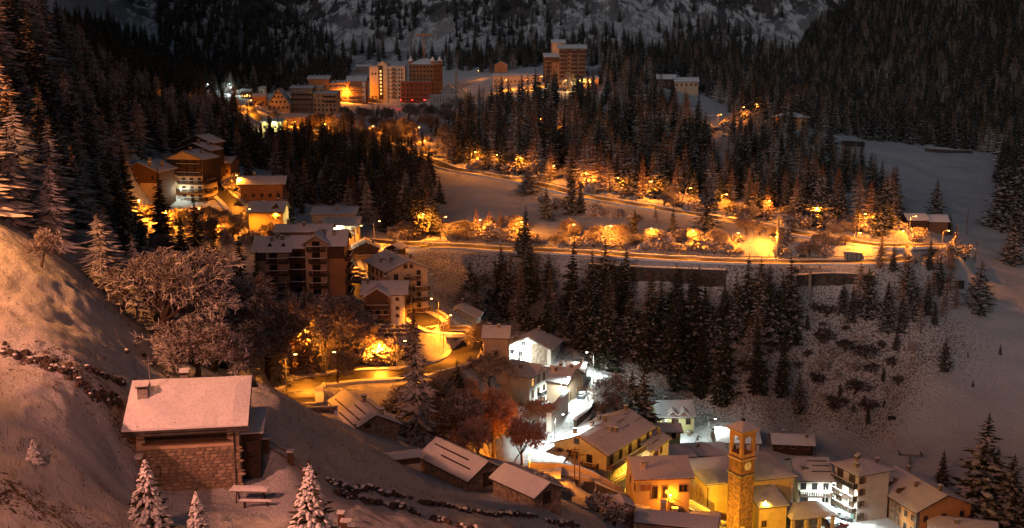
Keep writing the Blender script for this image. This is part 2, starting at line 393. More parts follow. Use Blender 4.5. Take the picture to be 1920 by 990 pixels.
m = bpy.data.meshes.new('ground'); vs = np.stack([GX, GY, Z], -1).reshape(-1, 3)
i_ = np.arange(NR - 1)[:, None] * NC + np.arange(NC - 1)[None]
f_ = np.stack([i_, i_ + 1, i_ + NC + 1, i_ + NC], -1).reshape(-1, 4).astype(np.int32)
m.vertices.add(len(vs)); m.vertices.foreach_set('co', vs.ravel().astype(np.float32))
m.loops.add(f_.size); m.loops.foreach_set('vertex_index', f_.ravel())
m.polygons.add(len(f_)); m.polygons.foreach_set('loop_start', np.arange(0, f_.size, 4, dtype=np.int32))
m.polygons.foreach_set('use_smooth', np.ones(len(f_), dtype=bool))
m.update(calc_edges=True)
for nm, arr in (('scrub', scrub), ('rock', rock)):
    a = m.attributes.new(nm, 'FLOAT', 'POINT'); a.data.foreach_set('value', arr.ravel().astype(np.float32))
m.materials.append(M_ground)
tag(link('ground', m), kind='structure')
def ribbon(name, line, o0, o1, h0, h1, mat_, thick=0.0, label=None, cat=None, kind=None, close=True):
    """a strip along a road line between two side offsets; with thick it is a low wall"""
    vs = []; fs = []; n = len(line)
    for i, p in enumerate(line):
        d = (line[min(i + 1, n - 1)] - line[max(i - 1, 0)]); d.z = 0; d.normalize(); s = Vector((d.y, -d.x, 0))
        a, b = p + s * o0, p + s * o1
        if not thick: vs += [a + Vector((0, 0, h0)), b + Vector((0, 0, h1))]
        else:
            j = random.uniform(-0.03, 0.03)
            vs += [a + Vector((0, 0, h0)), a + Vector((0, 0, h1 + j)), b + Vector((0, 0, h1 + j)), b + Vector((0, 0, h0))]
    k = 4 if thick else 2
    for i in range(n - 1):
        q = i * k
        if thick:
            for t in range(3): fs.append((q + t, q + t + 1, q + k + t + 1, q + k + t))
        else: fs.append((q, q + 1, q + 3, q + 2))
    if thick: fs += [(0, 1, 2, 3), tuple((n - 1) * 4 + t for t in (3, 2, 1, 0))]
    me = bpy.data.meshes.new(name); me.from_pydata(vs, [], fs)
    bmx = bmesh.new(); bmx.from_mesh(me); bmesh.ops.recalc_face_normals(bmx, faces=bmx.faces); bmx.to_mesh(me); bmx.free()
    me.materials.append(mat_); o = link(name, me)
    tag(o, label, cat, None, kind)
    return o
for k, line in RP.items():
    hw = RW[k] / 2
    ln = line if k != 'street' else line
    ribbon('road', ln, -hw, hw, -0.02 + 0.01 * list(RP).index(k), -0.02 + 0.01 * list(RP).index(k), M_droad if k == 'street' else M_road, kind='structure')
    for s in (-1, 1):   # ploughed snow along the edges
        e = ribbon('snow_bank', line, s * hw * 0.97, s * (hw + 1.2), -0.5, 0.28, M_snow, thick=1, kind='structure')
def lineseg(k, u0, u1, v0=0, v1=2000):
    """the stretch of a road whose pixels lie in a window"""
    return [p for p in RP[k] if u0 <= proj(p)[0] <= u1 and v0 <= proj(p)[1] <= v1]

# ---------------------------------------------------------------- buildings
_t = mat('dark_tan_plaster', (.22, .14, .09), .9, .15, .5, .2)
_m = mat('dim_tan_plaster', (.36, .26, .19), .9, .15, .5, .2)
def slab(mb, q, t0, t1, nx=1, ny=1, amp=0.0, mi=0):
    """a plate over the quad q (4 points, ccw from above) between heights t0 and t1"""
    q = [Vector(p) for p in q]; top = []
    for j in range(ny + 1):
        for i in range(nx + 1):
            s, t = i / nx, j / ny
            p = (q[0] * (1 - s) + q[1] * s) * (1 - t) + (q[3] * (1 - s) + q[2] * s) * t
            e = 0.45 if (i in (0, nx) or j in (0, ny)) and amp else 1.0
            top.append(p + Vector((0, 0, t0 + (t1 - t0) * e + (mnoise.noise(p * 0.9) * amp if amp else 0))))
    N = nx + 1; b = len(mb.v)
    fs = [(j * N + i, j * N + i + 1, (j + 1) * N + i + 1, (j + 1) * N + i) for j in range(ny) for i in range(nx)]
    k = len(top); bot = [p + Vector((0, 0, t0)) for p in q]
    mb.add(top + bot, fs + [(k + 3, k + 2, k + 1, k)], mi)
    e0 = [i for i in range(N)]; e1 = [j * N + nx for j in range(ny + 1)]; e2 = [ny * N + nx - i for i in range(N)]; e3 = [(ny - j) * N for j in range(ny + 1)]
    for e, (c0, c1) in ((e0, (k, k + 1)), (e1, (k + 1, k + 2)), (e2, (k + 2, k + 3)), (e3, (k + 3, k))):
        mb.f.append(tuple([b + c0, b + c1] + [b + x for x in e[::-1]])); mb.m.append(mi)
FACE = {'F': 0.0, 'R': math.pi / 2, 'L': -math.pi / 2}
_wm = {}
def win_mesh(kind, w, h, fm, pm):
    key = (kind, w, h, fm.name, pm.name)
    if key not in _wm:
        f = MB(); t = 0.12
        for a in ((-w/2 - t, -w/2, 0, h), (w/2, w/2 + t, 0, h), (-w/2 - t, w/2 + t, h, h + t), (-w/2 - t - .05, w/2 + t + .05, -t, 0)): f.box(a[0], a[1], -0.1, 0.02, a[2], a[3])
        if kind == 'door':
            f.box(-w/2, w/2, -0.03, 0.02, 0, h * 0.45)
        else: f.box(-0.03, 0.03, -0.07, 0.01, 0, h)
        p = MB().box(-w/2, w/2, -0.035, 0.01, 0.001, h - 0.001)
        s = MB()
        if kind == 'shut':
            s.box(-w - .05, -w/2 - .13, -0.14, -0.102, 0, h); s.box(w/2 + .13, w + .05, -0.14, -0.102, 0, h)
        _wm[key] = (f.mesh('window', fm), p.mesh('pane', pm), s.mesh('shutter', M_wood) if s.v else None)
    return _wm[key]
class Vol:
    """one volume of a building: walls, roof with its snow, and its openings; x0,y0 is the near-left corner in the root's frame"""
    def __init__(s, root, x0, y0, w, d, h, roof='gx', pitch=24, over=0.7, wall=None, roofm=None, down=5.0, snow=0.26, far=False, base=None, wallname='wall'):
        s.root, s.x0, s.y0, s.w, s.d, s.h, s.far = root, x0, y0, w, d, h, far
        tp = math.tan(R(pitch)); x1, y1 = x0 + w, y0 + d
        b = MB(); top = []
        if roof == 'gx':
            rise = d / 2 * tp
            vs = [(x, y, z) for x in (x0, x1) for (y, z) in ((y0, -down), (y1, -down), (y1, h), (y0 + d/2, h + rise), (y0, h))]
            b.add(vs, [(0, 4, 3, 2, 1), (5, 6, 7, 8, 9), (0, 5, 9, 4), (2, 7, 6, 1), (4, 9, 8, 3), (3, 8, 7, 2)])
        elif roof == 'gy':
            rise = w / 2 * tp
            vs = [(x, y, z) for y in (y0, y1) for (x, z) in ((x0, -down), (x1, -down), (x1, h), (x0 + w/2, h + rise), (x0, h))]
            b.add(vs, [(0, 1, 2, 3, 4), (5, 9, 8, 7, 6), (0, 4, 9, 5), (1, 6, 7, 2), (4, 3, 8, 9), (3, 2, 7, 8)])
        else: b.box(x0, x1, y0, y1, -down, h)
        b.build(wallname, wall, root)
        if base: MB().box(x0 - .06, x1 + .06, y0 - .06, y1 + .06, -down, base[0]).build('plinth', base[1], root)
        o = over; quads = []; s.tp = tp; s.roof = roof; s.over = o
        if roof == 'gx':
            e = h - o * tp; r_ = h + d / 2 * tp; m_ = y0 + d / 2
            quads = [[(x0 - o, y0 - o, e), (x1 + o, y0 - o, e), (x1 + o, m_, r_), (x0 - o, m_, r_)], [(x0 - o, m_, r_), (x1 + o, m_, r_), (x1 + o, y1 + o, e), (x0 - o, y1 + o, e)]]
        elif roof == 'gy':
            e = h - o * tp; r_ = h + w / 2 * tp; m_ = x0 + w / 2
            quads = [[(x0 - o, y0 - o, e), (m_, y0 - o, r_), (m_, y1 + o, r_), (x0 - o, y1 + o, e)], [(m_, y0 - o, r_), (x1 + o, y0 - o, e), (x1 + o, y1 + o, e), (m_, y1 + o, r_)]]
        elif roof == 'hip':
            a = min(w, d) / 2; e = h - o * tp; r_ = h + a * tp
            if w >= d: p, q = (x0 + a, y0 + d/2, r_), (x1 - a, y0 + d/2, r_)
            else: p, q = (x0 + w/2, y0 + a, r_), (x0 + w/2, y1 - a, r_)
            A, B_, C_, D_ = (x0 - o, y0 - o, e), (x1 + o, y0 - o, e), (x1 + o, y1 + o, e), (x0 - o, y1 + o, e)
            if w >= d: quads = [[A, B_, q, p], [B_, C_, q, q], [C_, D_, p, q], [D_, A, p, p]]
            else: quads = [[A, B_, p, p], [B_, C_, q, p], [C_, D_, q, q], [D_, A, p, q]]
        elif roof == 'shed':
            e = h - o * tp; r_ = h + (d + o) * tp
            quads = [[(x0 - o, y0 - o, e), (x1 + o, y0 - o, e), (x1 + o, y1 + o, r_), (x0 - o, y1 + o, r_)]]
            MB().add([(x0, y0, h - .01), (x0, y1, h - .01), (x0, y1, h + d * tp), (x1, y0, h - .01), (x1, y1, h - .01), (x1, y1, h + d * tp)], [(0, 2, 1), (3, 4, 5), (1, 2, 5, 4), (0, 3, 5, 2)]).build('gable_wall', wall, root)
        elif roof == 'flat':
            quads = [[(x0 - o, y0 - o, h), (x1 + o, y0 - o, h), (x1 + o, y1 + o, h), (x0 - o, y1 + o, h)]]
        s.quads = quads; rb = MB(); sb = MB()
        for q in quads:
            slab(rb, q, 0.01, 0.18)
            L1 = (Vector(q[1]) - Vector(q[0])).length; L2 = (Vector(q[3]) - Vector(q[0])).length
            g = 3.0 if far else 1.1
            qq = [Vector(p) for p in q]; c = sum(qq, Vector()) / 4
            qq = [p + (c - p) * 0.012 for p in qq] if roof != 'hip' else qq
            if snow: slab(sb, qq, 0.185, 0.185 + snow, max(1, int(L1 / g)), max(1, int(L2 / g)), 0.07)
        s.r = rb.build('roof', roofm or M_slate, root)
        if snow: sb.build('roof_snow', M_snow, s.r)
    def zroof(s, x, y):
        if s.roof == 'gx': return s.h + (s.d / 2 - abs(y - s.y0 - s.d / 2)) * s.tp
        if s.roof == 'gy': return s.h + (s.w / 2 - abs(x - s.x0 - s.w / 2)) * s.tp
        if s.roof == 'shed': return s.h + (y - s.y0) * s.tp
        if s.roof == 'hip': return s.h + min(x - s.x0, s.x0 + s.w - x, y - s.y0, s.y0 + s.d - y) * s.tp
        return s.h
    def chimney(s, fx, fy, hh=1.2, w=0.6, m_=None):
        x, y = s.x0 + fx * s.w, s.y0 + fy * s.d; z = s.zroof(x, y)
        b = MB().box(x - w/2, x + w/2, y - w/2, y + w/2, z - 0.3, z + hh)
        b.build('chimney', m_ or M_stone, s.r)
        MB().box(x - w/2 - .1, x + w/2 + .1, y - w/2 - .1, y + w/2 + .1, z + hh + .12, z + hh + .22).box(x - w/2, x - w/2 + .12, y - w/2, y + w/2, z + hh, z + hh + .12).box(x + w/2 - .12, x + w/2, y - w/2, y + w/2, z + hh, z + hh + .12).build('chimney_cap', M_slate, s.r)
        MB().box(x - w/2 - .08, x + w/2 + .08, y - w/2 - .08, y + w/2 + .08, z + hh + .222, z + hh + .38, jit=.03).build('chimney_snow', M_snow, s.r)
        return s
    def pos(s, face, t, z, off=0.0):
        if face == 'F': return Vector((s.x0 + t, s.y0 - off, z))
        if face == 'R': return Vector((s.x0 + s.w + off, s.y0 + t, z))
        return Vector((s.x0 - off, s.y0 + s.d - t, z))
    def flen(s, face): return s.w if face == 'F' else s.d
    def win(s, face, t, z, w=0.9, h=1.2, kind='win', fm=None, pm=None, name=None):
        f, p, sh = win_mesh(kind, w, h, fm or M_frame, pm or M_glass)
        o = link(name or ('door' if kind == 'door' else 'window'), f, s.root, s.pos(face, t, z), FACE[face])
        link('pane', p, o)
        if sh: link('shutter', sh, o)
        return s
    def grid(s, face, nc, nr, z0=0.9, fh=2.8, w=0.9, h=1.2, kind='win', fm=None, pm=None, t0=None, t1=None, lit=(), litm=None, skip=()):
        L = s.flen(face); t0 = L * 0.5 / nc if t0 is None else t0; t1 = L - L * 0.5 / nc if t1 is None else t1
        for r_ in range(nr):
            for c in range(nc):
                if (c, r_) in skip: continue
                t = t0 + (t1 - t0) * (c / (nc - 1) if nc > 1 else 0.5)
                s.win(face, t, z0 + r_ * fh, w, h, kind, fm, (litm or M_lit) if (c, r_) in lit else pm)
        return s
    def balcony(s, face, t0, t1, z, depth=1.2, m_=None, slats=True, rail=1.0):
        m_ = m_ or M_wood; L = t1 - t0
        b = MB().box(0, L, -depth, -0.01, -0.16, 0)
        o = b.build('balcony', M_concrete if m_ is not M_dark else M_dark, s.root, loc=s.pos(face, t0, z), rz=FACE[face])
        slats = slats and not s.far
        rb = MB().box(0, L, -depth, -depth + .06, rail - .1, rail)
        if s.far: rb.box(.02, L - .02, -depth + .01, -depth + .05, -.1, rail - .1)
        rb = rb.box(0, L, -depth, -depth + .05, 0.08, .16)
        n = max(2, int(L / (0.45 if not s.far else 1.2)))
        if slats:
            for k in range(n + 1): rb.box(k * (L - .1) / n, k * (L - .1) / n + (.1 if s.far else .22 if L / n < .5 else .3), -depth + .005, -depth + .045, 0.16, rail - .1)
        for e in (0, L - .06): rb.box(e, e + .06, -depth + .06, -.01, .1, rail - .05)
        rb.build('railing', m_, o)
        MB().box(.02, L - .02, -depth + .0, -depth + .12, rail, rail + .1).build('railing_snow', M_snow, o)
        return s
    def ledges(s, rows, m_=None):
        """dark steps where the slates overlap and the snow has broken"""
        b = MB()
        for (qi, f0, s0, s1) in rows:
            q = [Vector(p) for p in s.quads[qi]]
            for (ss, se) in ((s0, s1),):
                a = (q[0] * (1 - ss) + q[1] * ss); a2 = (q[3] * (1 - ss) + q[2] * ss); c = (q[0] * (1 - se) + q[1] * se); c2 = (q[3] * (1 - se) + q[2] * se)
                p0, p1 = a * (1 - f0) + a2 * f0, c * (1 - f0) + c2 * f0
                up = Vector((0, 0, 1)); 
                b.tube(p0 + up * .50, p1 + up * .50, 0.11, n=5)
        b.build('snow_guard', m_ or M_slate, s.r); return s
    def gutter(s, x, y0z, z1):
        MB().tube((s.x0 + x, s.y0 - .12, y0z), (s.x0 + x, s.y0 - .12, z1), .07, n=6).build('drainpipe', M_slate, s.root); return s
def place(name, label, cat, u, v, Y, rot, group=None, lift=0.0):
    g = ground(u, v, Y); p = at(u, v, g.y if g else Y)
    LAND.append((u, v, cat, label))
    return thing(name, label, cat, (p.x, p.y, p.z + lift), R(rot), group)

# --- foreground house -------------------------------------------------------
r = place('mountain_house', 'stone and plaster mountain house with a broad snowy roof, in the left foreground', 'house', 462, 912, 77, 9)
v = Vol(r, -7.6, 0, 7.2, 8.6, 5.1, 'gx', 23, 0.85, M_pink, down=2, snow=.30)
v.chimney(.04, .28, 1.05, .75, M_stone2).chimney(.38, .72, .9, .6, M_stone2)
# stonework of the lower wall, stone by stone
MB().box(-7.66, -0.34, -0.10, -0.01, -2, 3.22).box(-.39, -.34, 0, 8.5, -2, 3.22).build('lower_wall', M_mortar, r)
rows_ = 13; sm = []
for k in range(14):
    a, b, c = random.uniform(.15, .34), random.uniform(.03, .055), random.uniform(.09, .125)
    mb = MB(); mb.v = []; n = 7; vs = []
    for y_, sc in ((0, 1.0), (-b, .82)):
        for q in range(n):
            t = 2 * math.pi * (q + .5) / n; rr = (1 + random.uniform(-.08, .08)) * sc
            cx, cz = math.cos(t), math.sin(t); e = 1 / max(abs(cx), abs(cz)) * .93
            vs.append((a * cx * e * rr, y_, c * cz * e * rr))
    mb.add(vs, [tuple(range(n, 2 * n))] + [(q, (q + 1) % n, n + (q + 1) % n, n + q) for q in range(n)])
    sm.append((a, mb.mesh('stone', mat('stone_%s' % 'abc'[k % 3], ((.30,.22,.15), (.22,.16,.12), (.36,.28,.20))[k % 3], .95, .3, 2, .8, 7))))
ns = 0
for row in range(rows_):
    x = -7.55; z = .02 + row * .255
    while x < -.42 and ns < 296:
        a, me = random.choice(sm); L = min(a, (-.36 - x) / 2 + .02)
        if z + .1 < 3.2:
            o = link('stone', me, r, (x + a, -.10, z + random.uniform(-.015, .015))); ns += 1
        x += 2 * a * .98 + random.uniform(.01, .05)
MB().box(-7.0, -1.2, -.04, .0, 3.75, 4.75).build('loggia_board', M_dark, r)
MB().box(-7.2, -1.0, -.16, -.03, 3.62, 3.75).build('beam', M_wood, r)
v.win('F', .95, .9, 1.1, 1.0, fm=M_dark)
v.win('L', 4, 2.9, 1.4, 1.3, fm=M_wood).win('R', 3, 1.2)
v.gutter(6.9, 0, 4.75)
MB().tube((-8.4, -.9, 4.62), (.45, -.9, 4.62), .09, n=6).build('gutter', M_slate, r)
MB().tube((-6.9, 3.0, 6), (-6.9, 3.0, 9.4), .035, n=5).tube((-7.3, 3.0, 9.1), (-6.5, 3.0, 9.1), .02, n=4).tube((-7.2, 3.0, 8.8), (-6.6, 3.0, 8.8), .02, n=4).build('aerial', M_galv, v.r)
MB().box(-8.6, -7.62, 0.6, 4, -2, 4.6).build('side_porch', M_brown, r)
MB().box(-9.9, -7.2, -.9, -.3, .95, 2.9).box(-9.9, -8, -1.0, -.2, -.5, .95).build('entry_wall', M_wood, r)
MB().box(-10.0, -7.1, -1.0, -.2, 2.9, 3.08, jit=.03).build('ledge_snow', M_snow, r)
MB().box(-.3, 1.0, 1.5, 5.5, -1, 3.6).build('wood_store', M_dark, r)
q = MB(); slab(q, [(-.5, 1.2, 3.62), (1.3, 1.2, 3.62), (1.3, 5.9, 4.1), (-.5, 5.9, 4.1)], 0, .22, 3, 5, .04); q.build('store_snow', M_snow, r)
tops = MB()
for k in range(22):
    sx, sy = random.random(), random.random(); x = -8.2 + sx * 8.3; y = -.7 + sy * 4.9
    zz = 5.1 + (min(y, 4.3)) * math.tan(R(23)) + .36
    tops.box(x, x + .08, y, y + .05, zz, zz + .05)
tops.build('slate_edge', M_slate, v.r)

# --- stone huts below the crest ---------------------------------------------
r = place('stone_hut', 'long stone hut with dark ridges on its snowy roof, just above the fenced path', 'hut', 662, 846, 150, 27)
v = Vol(r, 0, 0, 6.9, 13, 3.1, 'gy', 27, .6, M_stone, snow=.18).chimney(.62, .55, 1.1).chimney(.72, .12, .9)
v.ledges([(0, .05, .25, .3)]); 
def gy_ledges(v, items):
    b = MB()
    for (qi, f0, s0, s1) in items:     # along the ridge direction
        q = [Vector(p) for p in v.quads[qi]]; lo0, lo1 = (q[0], q[3]) if qi == 0 else (q[1], q[2]); hi0, hi1 = (q[1], q[2]) if qi == 0 else (q[0], q[3])
        p0 = (lo0 * (1 - f0) + hi0 * f0); p1 = (lo1 * (1 - f0) + hi1 * f0); up = Vector((0, 0, .32))
        b.tube(p0 * (1 - s0) + p1 * s0 + up, p0 * (1 - s1) + p1 * s1 + up, .12, n=5)
    b.build('snow_guard', M_slate, v.r)
gy_ledges(v, [(0, .25, .0, .55), (0, .25, .62, .95), (0, .5, .1, .9), (0, .78, .15, .5), (1, .6, .3, .8)])
v.win('F', 2.2, .5, 1.2, 1.1, fm=M_dark).win('F', 2.3, 3.2, .8, .5, fm=M_wood)
MB().box(-1.3, -.02, 5, 8.5, -3, 1.6).build('lean_to', M_stone, r)
q = MB(); slab(q, [(-1.6, 4.7, 1.6), (-.1, 4.7, 2.1), (-.1, 8.8, 2.1), (-1.6, 8.8, 1.6)], 0, .3, 3, 4, .04); q.build('lean_to_snow', M_snow, r)
r = place('stone_hut', 'low stone hut sunk in the slope with two dark ledges across its snowy roof', 'hut', 879, 921, 137, 38)
v = Vol(r, 0, 0, 5.4, 10.5, 1.5, 'gy', 31, .5, M_stone, snow=.18); gy_ledges(v, [(0, .42, .12, .66), (0, .70, .25, .9)])
MB().box(2.1, 3.7, -.05, .02, 0, 1.7).build('doorway', M_dark, r)
r = place('stone_hut', 'smallest stone hut, at the lower right end of the dark foreground slope', 'hut', 1003, 952, 141, 40)
v = Vol(r, 0, 0, 4.0, 7.5, 1.3, 'gy', 28, .4, M_stone, snow=.2)
MB().box(1.2, 2.4, -.05, .02, 0, 1.5).build('doorway', M_dark, r)

# --- church ------------------------------------------------------------------
r = place('church', 'yellow church with a fresco on its side wall, at the bottom of the village', 'church', 1325, 985, 198, 13)
v = Vol(r, 0, 0, 18.0, 12.5, 8.7, 'hip', 20, .7, M_yellow, snow=.22, down=6)
MB().tube((-.05, -.12, -4), (-.05, -.12, 8.3), .1, n=6).build('drainpipe', M_slate, r)
for t, z in ((8.3, 3.6), (14.6, 3.9)): v.win('F', t, z, 1.1, 2.2, fm=M_white, pm=M_glass)
for t in (.25, 4.6, 11.2, 12.9, 17.5): MB().box(t, t + .5, -.2, -.01, -4, 8.2).build('pilaster', M_cream, r)
def fresco_mat():
    m, nt, bs = _new('fresco'); co = _coord(nt)
    a = _noise(nt, co, 0.7, 5, .7); b = _noise(nt, co, 1.6, 3)
    c = _mix(nt, _ramp(nt, a, .42, .55), (.42, .22, .08), (.60, .42, .18)); c = _mix(nt, _ramp(nt, b, .55, .62), c, (.22, .16, .12))
    nt.links.new(c, bs.inputs['Base Color']); bs.inputs['Roughness'].default_value = .9; return m
MB().box(-.05, -.005, 2.2, 9.6, 1.2, 6.4).build('fresco', fresco_mat(), r)
MB().box(-.09, -.052, 2.0, 2.2, 1.0, 6.6).box(-.09, -.052, 9.6, 9.8, 1.0, 6.6).box(-.09, -.052, 2.2, 9.6, 6.4, 6.6).box(-.09, -.052, 2.2, 9.6, 1.0, 1.2).build('fresco_frame', M_cream, r)
MB().box(-.3, 18.3, -.3, -.01, 8.0, 8.35).box(-.3, -.01, 0, 12.5, 8.0, 8.35).build('cornice', M_cream, r)
v2 = Vol(r, 8.0, -6.2, 5.6, 6.1, 5.4, 'shed', 14, .45, M_yellow, snow=.2, down=6); v2.win('F', 1, 1.5)
MB().box(8.05, 8.2, -6.3, -6.21, -3, 5).build('pilaster', M_cream, r)
pr_ = MB(); q = MB()
for (cx, cy) in ((14.6, -7), (17.4, -7), (20.2, -7), (23, -7), (23, -3), (14.6, -3)): pr_ = MB().box(cx - .3, cx + .3, cy - .3, cy + .3, -5, 2.9); pr_.build('portico_post', M_cream, r)
q = MB(); A_ = [(13.9, -7.9, 2.9), (23.8, -7.9, 2.9), (23.8, -.5, 2.9), (13.9, -.5, 2.9)]; rd = [(17, -4.2, 4.7), (20.7, -4.2, 4.7)]
pq = [[A_[0], A_[1], rd[1], rd[0]], [A_[1], A_[2], rd[1], rd[1]], [A_[2], A_[3], rd[0], rd[1]], [A_[3], A_[0], rd[0], rd[0]]]
for x in pq: slab(q, x, 0, .15)
po = q.build('portico_roof', M_wood, r); q = MB()
for x in pq: slab(q, x, .155, .33, 5, 4, .04)
q.build('portico_snow', M_snow, po)

# --- bell tower (built onto the church, its own thing) --------------------------
r = place('bell_tower', 'square stone bell tower with a clock and open belfry beside the yellow church', 'tower', 1384, 1008, 193, 30)
S = 3.4; H = 21.4; a, b = -0.0, S
MB().box(0, S, 0, S, -5, 12.0).build('shaft', mat('tower_stone', (.19, .105, .06), .95, .5, 1.4, .9, 4), r)
MB().box(.04, S - .04, .04, S - .04, 12.0, 15.2).build('clock_stage', mat('tower_brick', (.20, .10, .055), .95, .35, 1.2, .6, 5), r)
for z, e in ((12.0, .16), (15.2, .2), (20.6, .25)): MB().box(-e, S + e, -e, S + e, z - .12, z + .16).build('string_course', M_stone2 if z < 13 else M_pink, r)
bm_ = mat('belfry_plaster', (.38, .21, .11), .9, .2, .8, .3)
bel = MB()
for (x, y) in ((0, 0), (S - .62, 0), (0, S - .62), (S - .62, S - .62)): bel.box(x, x + .62, y, y + .62, 15.36, 20.48)
bel.build('belfry', bm_, r)
arch = MB()
for k in range(4):     # spandrels over the round arches, one per face
    rot = Matrix.Translation((S/2, S/2, 0)) @ Matrix.Rotation(k * math.pi / 2, 4, 'Z') @ Matrix.Translation((-S/2, -S/2, 0))
    x0, x1 = .62, S - .62; rr = (x1 - x0) / 2; n = 10
    for yy in (.05, .55):
        vs = []
        for q in range(n + 1):
            t = math.pi * q / n; vs += [(S/2 - rr * math.cos(t), yy, 18.6 + rr * math.sin(t)), (S/2 - rr * math.cos(t), yy, 20.48)]
        arch.add([rot @ Vector(p) for p in vs], [(2*q, 2*q+2, 2*q+3, 2*q+1) for q in range(n)])
    vs = []
    for q in range(n + 1):
        t = math.pi * q / n; vs += [(S/2 - rr * math.cos(t), .05, 18.6 + rr * math.sin(t)), (S/2 - rr * math.cos(t), .55, 18.6 + rr * math.sin(t))]
    arch.add([rot @ Vector(p) for p in vs], [(2*q, 2*q+1, 2*q+3, 2*q+2) for q in range(n)])
    sill = MB().box(.62, S - .62, .05, .4, 15.36, 16.2); sill.v = [tuple(rot @ Vector(p)) for p in sill.v]; sill.build('sill', bm_, r)
arch.build('arches', bm_, r)
for (bx_, by_, bz_) in ((S/2 - .3, S/2 - .2, 17.6), (S/2 + .35, S/2 + .2, 17.3)):
    bb = MB(); pr = [(.16, .5), (.2, .42), (.26, 0), (.42, -.25), (.46, -.3)]
    for (ra, za), (rb_, zb) in zip(pr[:-1], pr[1:]): bb.tube((bx_, by_, bz_ + za), (bx_, by_, bz_ + zb), ra, rb_, 10, cap=False)
    bb.tube((bx_, by_, bz_ + .5), (bx_, by_, 18.9), .03).build('bell', M_metal, r)
MB().box(.3, S - .3, S/2 - .1, S/2 + .1, 18.8, 19).build('bell_beam', M_wood, r)
e = .62; q = MB(); ap = (S/2, S/2, 22.2)
cs = [(-e, -e, 20.8), (S + e, -e, 20.8), (S + e, S + e, 20.8), (-e, S + e, 20.8)]
pq = [[cs[k], cs[(k + 1) % 4], ap, ap] for k in range(4)]
for x in pq: slab(q, x, 0, .14)
ro = q.build('roof', M_warmwood, r); q = MB()
for x in pq: slab(q, x, .145, .26, 4, 3, .03)
q.build('roof_snow', M_snow, ro)
MB().box(S/2 - .25, S/2 + .25, S/2 - .25, S/2 + .25, 22.1, 22.75).tube((S/2, S/2, 22.7), (S/2, S/2, 24.3), .05).box(S/2 - .35, S/2 + .35, S/2 - .04, S/2 + .04, 23.6, 23.7).build('cross', M_metal, r)
tg = MB()
for k in range(14):
    t = -e + (S + 2 * e) * k / 13
    tg.box(t - .05, t + .05, -e - .12, -e + .1, 20.86, 21.0).box(-e - .12, -e + .1, t - .05, t + .05, 20.86, 21.0)
tg.build('tile_ends', M_stone, r)
def clock(face, size, z, off):
    n = 24; mb = MB(); mb.tube((0, 0, 0), (0, -.07, 0), size, n=n)
    c = mb.build('clock_face', M_white, r, loc=(S/2, 0.0, z)); 
    h_ = MB()
    for k in range(12):
        t = math.pi * 2 * k / 12; dx, dz = math.sin(t), math.cos(t)
        h_.tube((dx * size * .78, -.09, dz * size * .78), (dx * size * .93, -.09, dz * size * .93), .045, n=4)
    h_.build('hour_marks', M_dark, c)
    MB().tube((0, -.1, -.05), (0, -.1, size * .75), .05, n=4).tube((0, -.11, 0), (-.1 * size, -.11, -size * .55), .06, n=4).build('clock_hands', M_dark, c)
    MB().tube((0, 0, 0), (0, -.03, 0), size * 1.1, n=n).build('clock_rim', M_stone2, c)
clock('F', .84, 13.9, 0)
rim = MB()
for k in range(16):
    t0, t1 = 2 * math.pi * k / 16, 2 * math.pi * (k + 1) / 16
    rim.tube((.9 + .42 * math.cos(t0), -.12, 1.6 + .42 * math.sin(t0)), (.9 + .42 * math.cos(t1), -.12, 1.6 + .42 * math.sin(t1)), .1, n=5)
rim.build('round_window_rim', M_cream, r)

# --- house with ribbed roof beside the church -------------------------------------
r = place('parish_house', 'yellow house with ribbed snowy roof and brown doors, joined to the church', 'house', 1193, 951, 192, 5)
v = Vol(r, 0, 0, 9.4, 9.4, 5.4, 'gx', 21, .7, M_yellow, snow=0, roofm=mat('clay_tiles', (.33, .17, .09), .9, .3, 2, .5))
q = MB(); nr_ = 22
Q0 = [Vector(p) for p in v.quads[0]]; 
for qi, Q_ in enumerate(v.quads[:4]):
    Q1 = [Vector(p) for p in Q_]
    if qi == 0:
        for k in range(24):
            s0, s1 = (k + .07) / 24, (k + .93) / 24
            slab(q, [Q1[0].lerp(Q1[1], s0), Q1[0].lerp(Q1[1], s1), Q1[3].lerp(Q1[2], s1), Q1[3].lerp(Q1[2], s0)], .185, .29)
    else: slab(q, Q1, .185, .38, 6, 5, .04)
q.build('roof_snow', M_snow, v.r)
v.chimney(.16, .2, 1.3, .6, M_cream).chimney(.5, .62, 1.2)
for t in (3.2, 5.0): v.win('F', t, 1.5, .95, 2.2, 'door')
v.win('F', 8.2, 2.6, 1.4, 1.2); v.win('F', 1.6, 3.0, 1.9, 1.1, fm=M_cream, pm=M_warmwood); v.win('L', 4, 2.5); v.win('L', 8, 2.5)
for k in range(7): MB().box(5.6 + k * .32, 5.95 + k * .32, -1.3, -.02, -2, 1.3 - k * .2).build('stair_step', M_stone2, r)
MB().tube((5.6, -1.3, 2.3), (7.9, -1.3, .9), .05, n=5).build('stair_rail', M_dark, r)

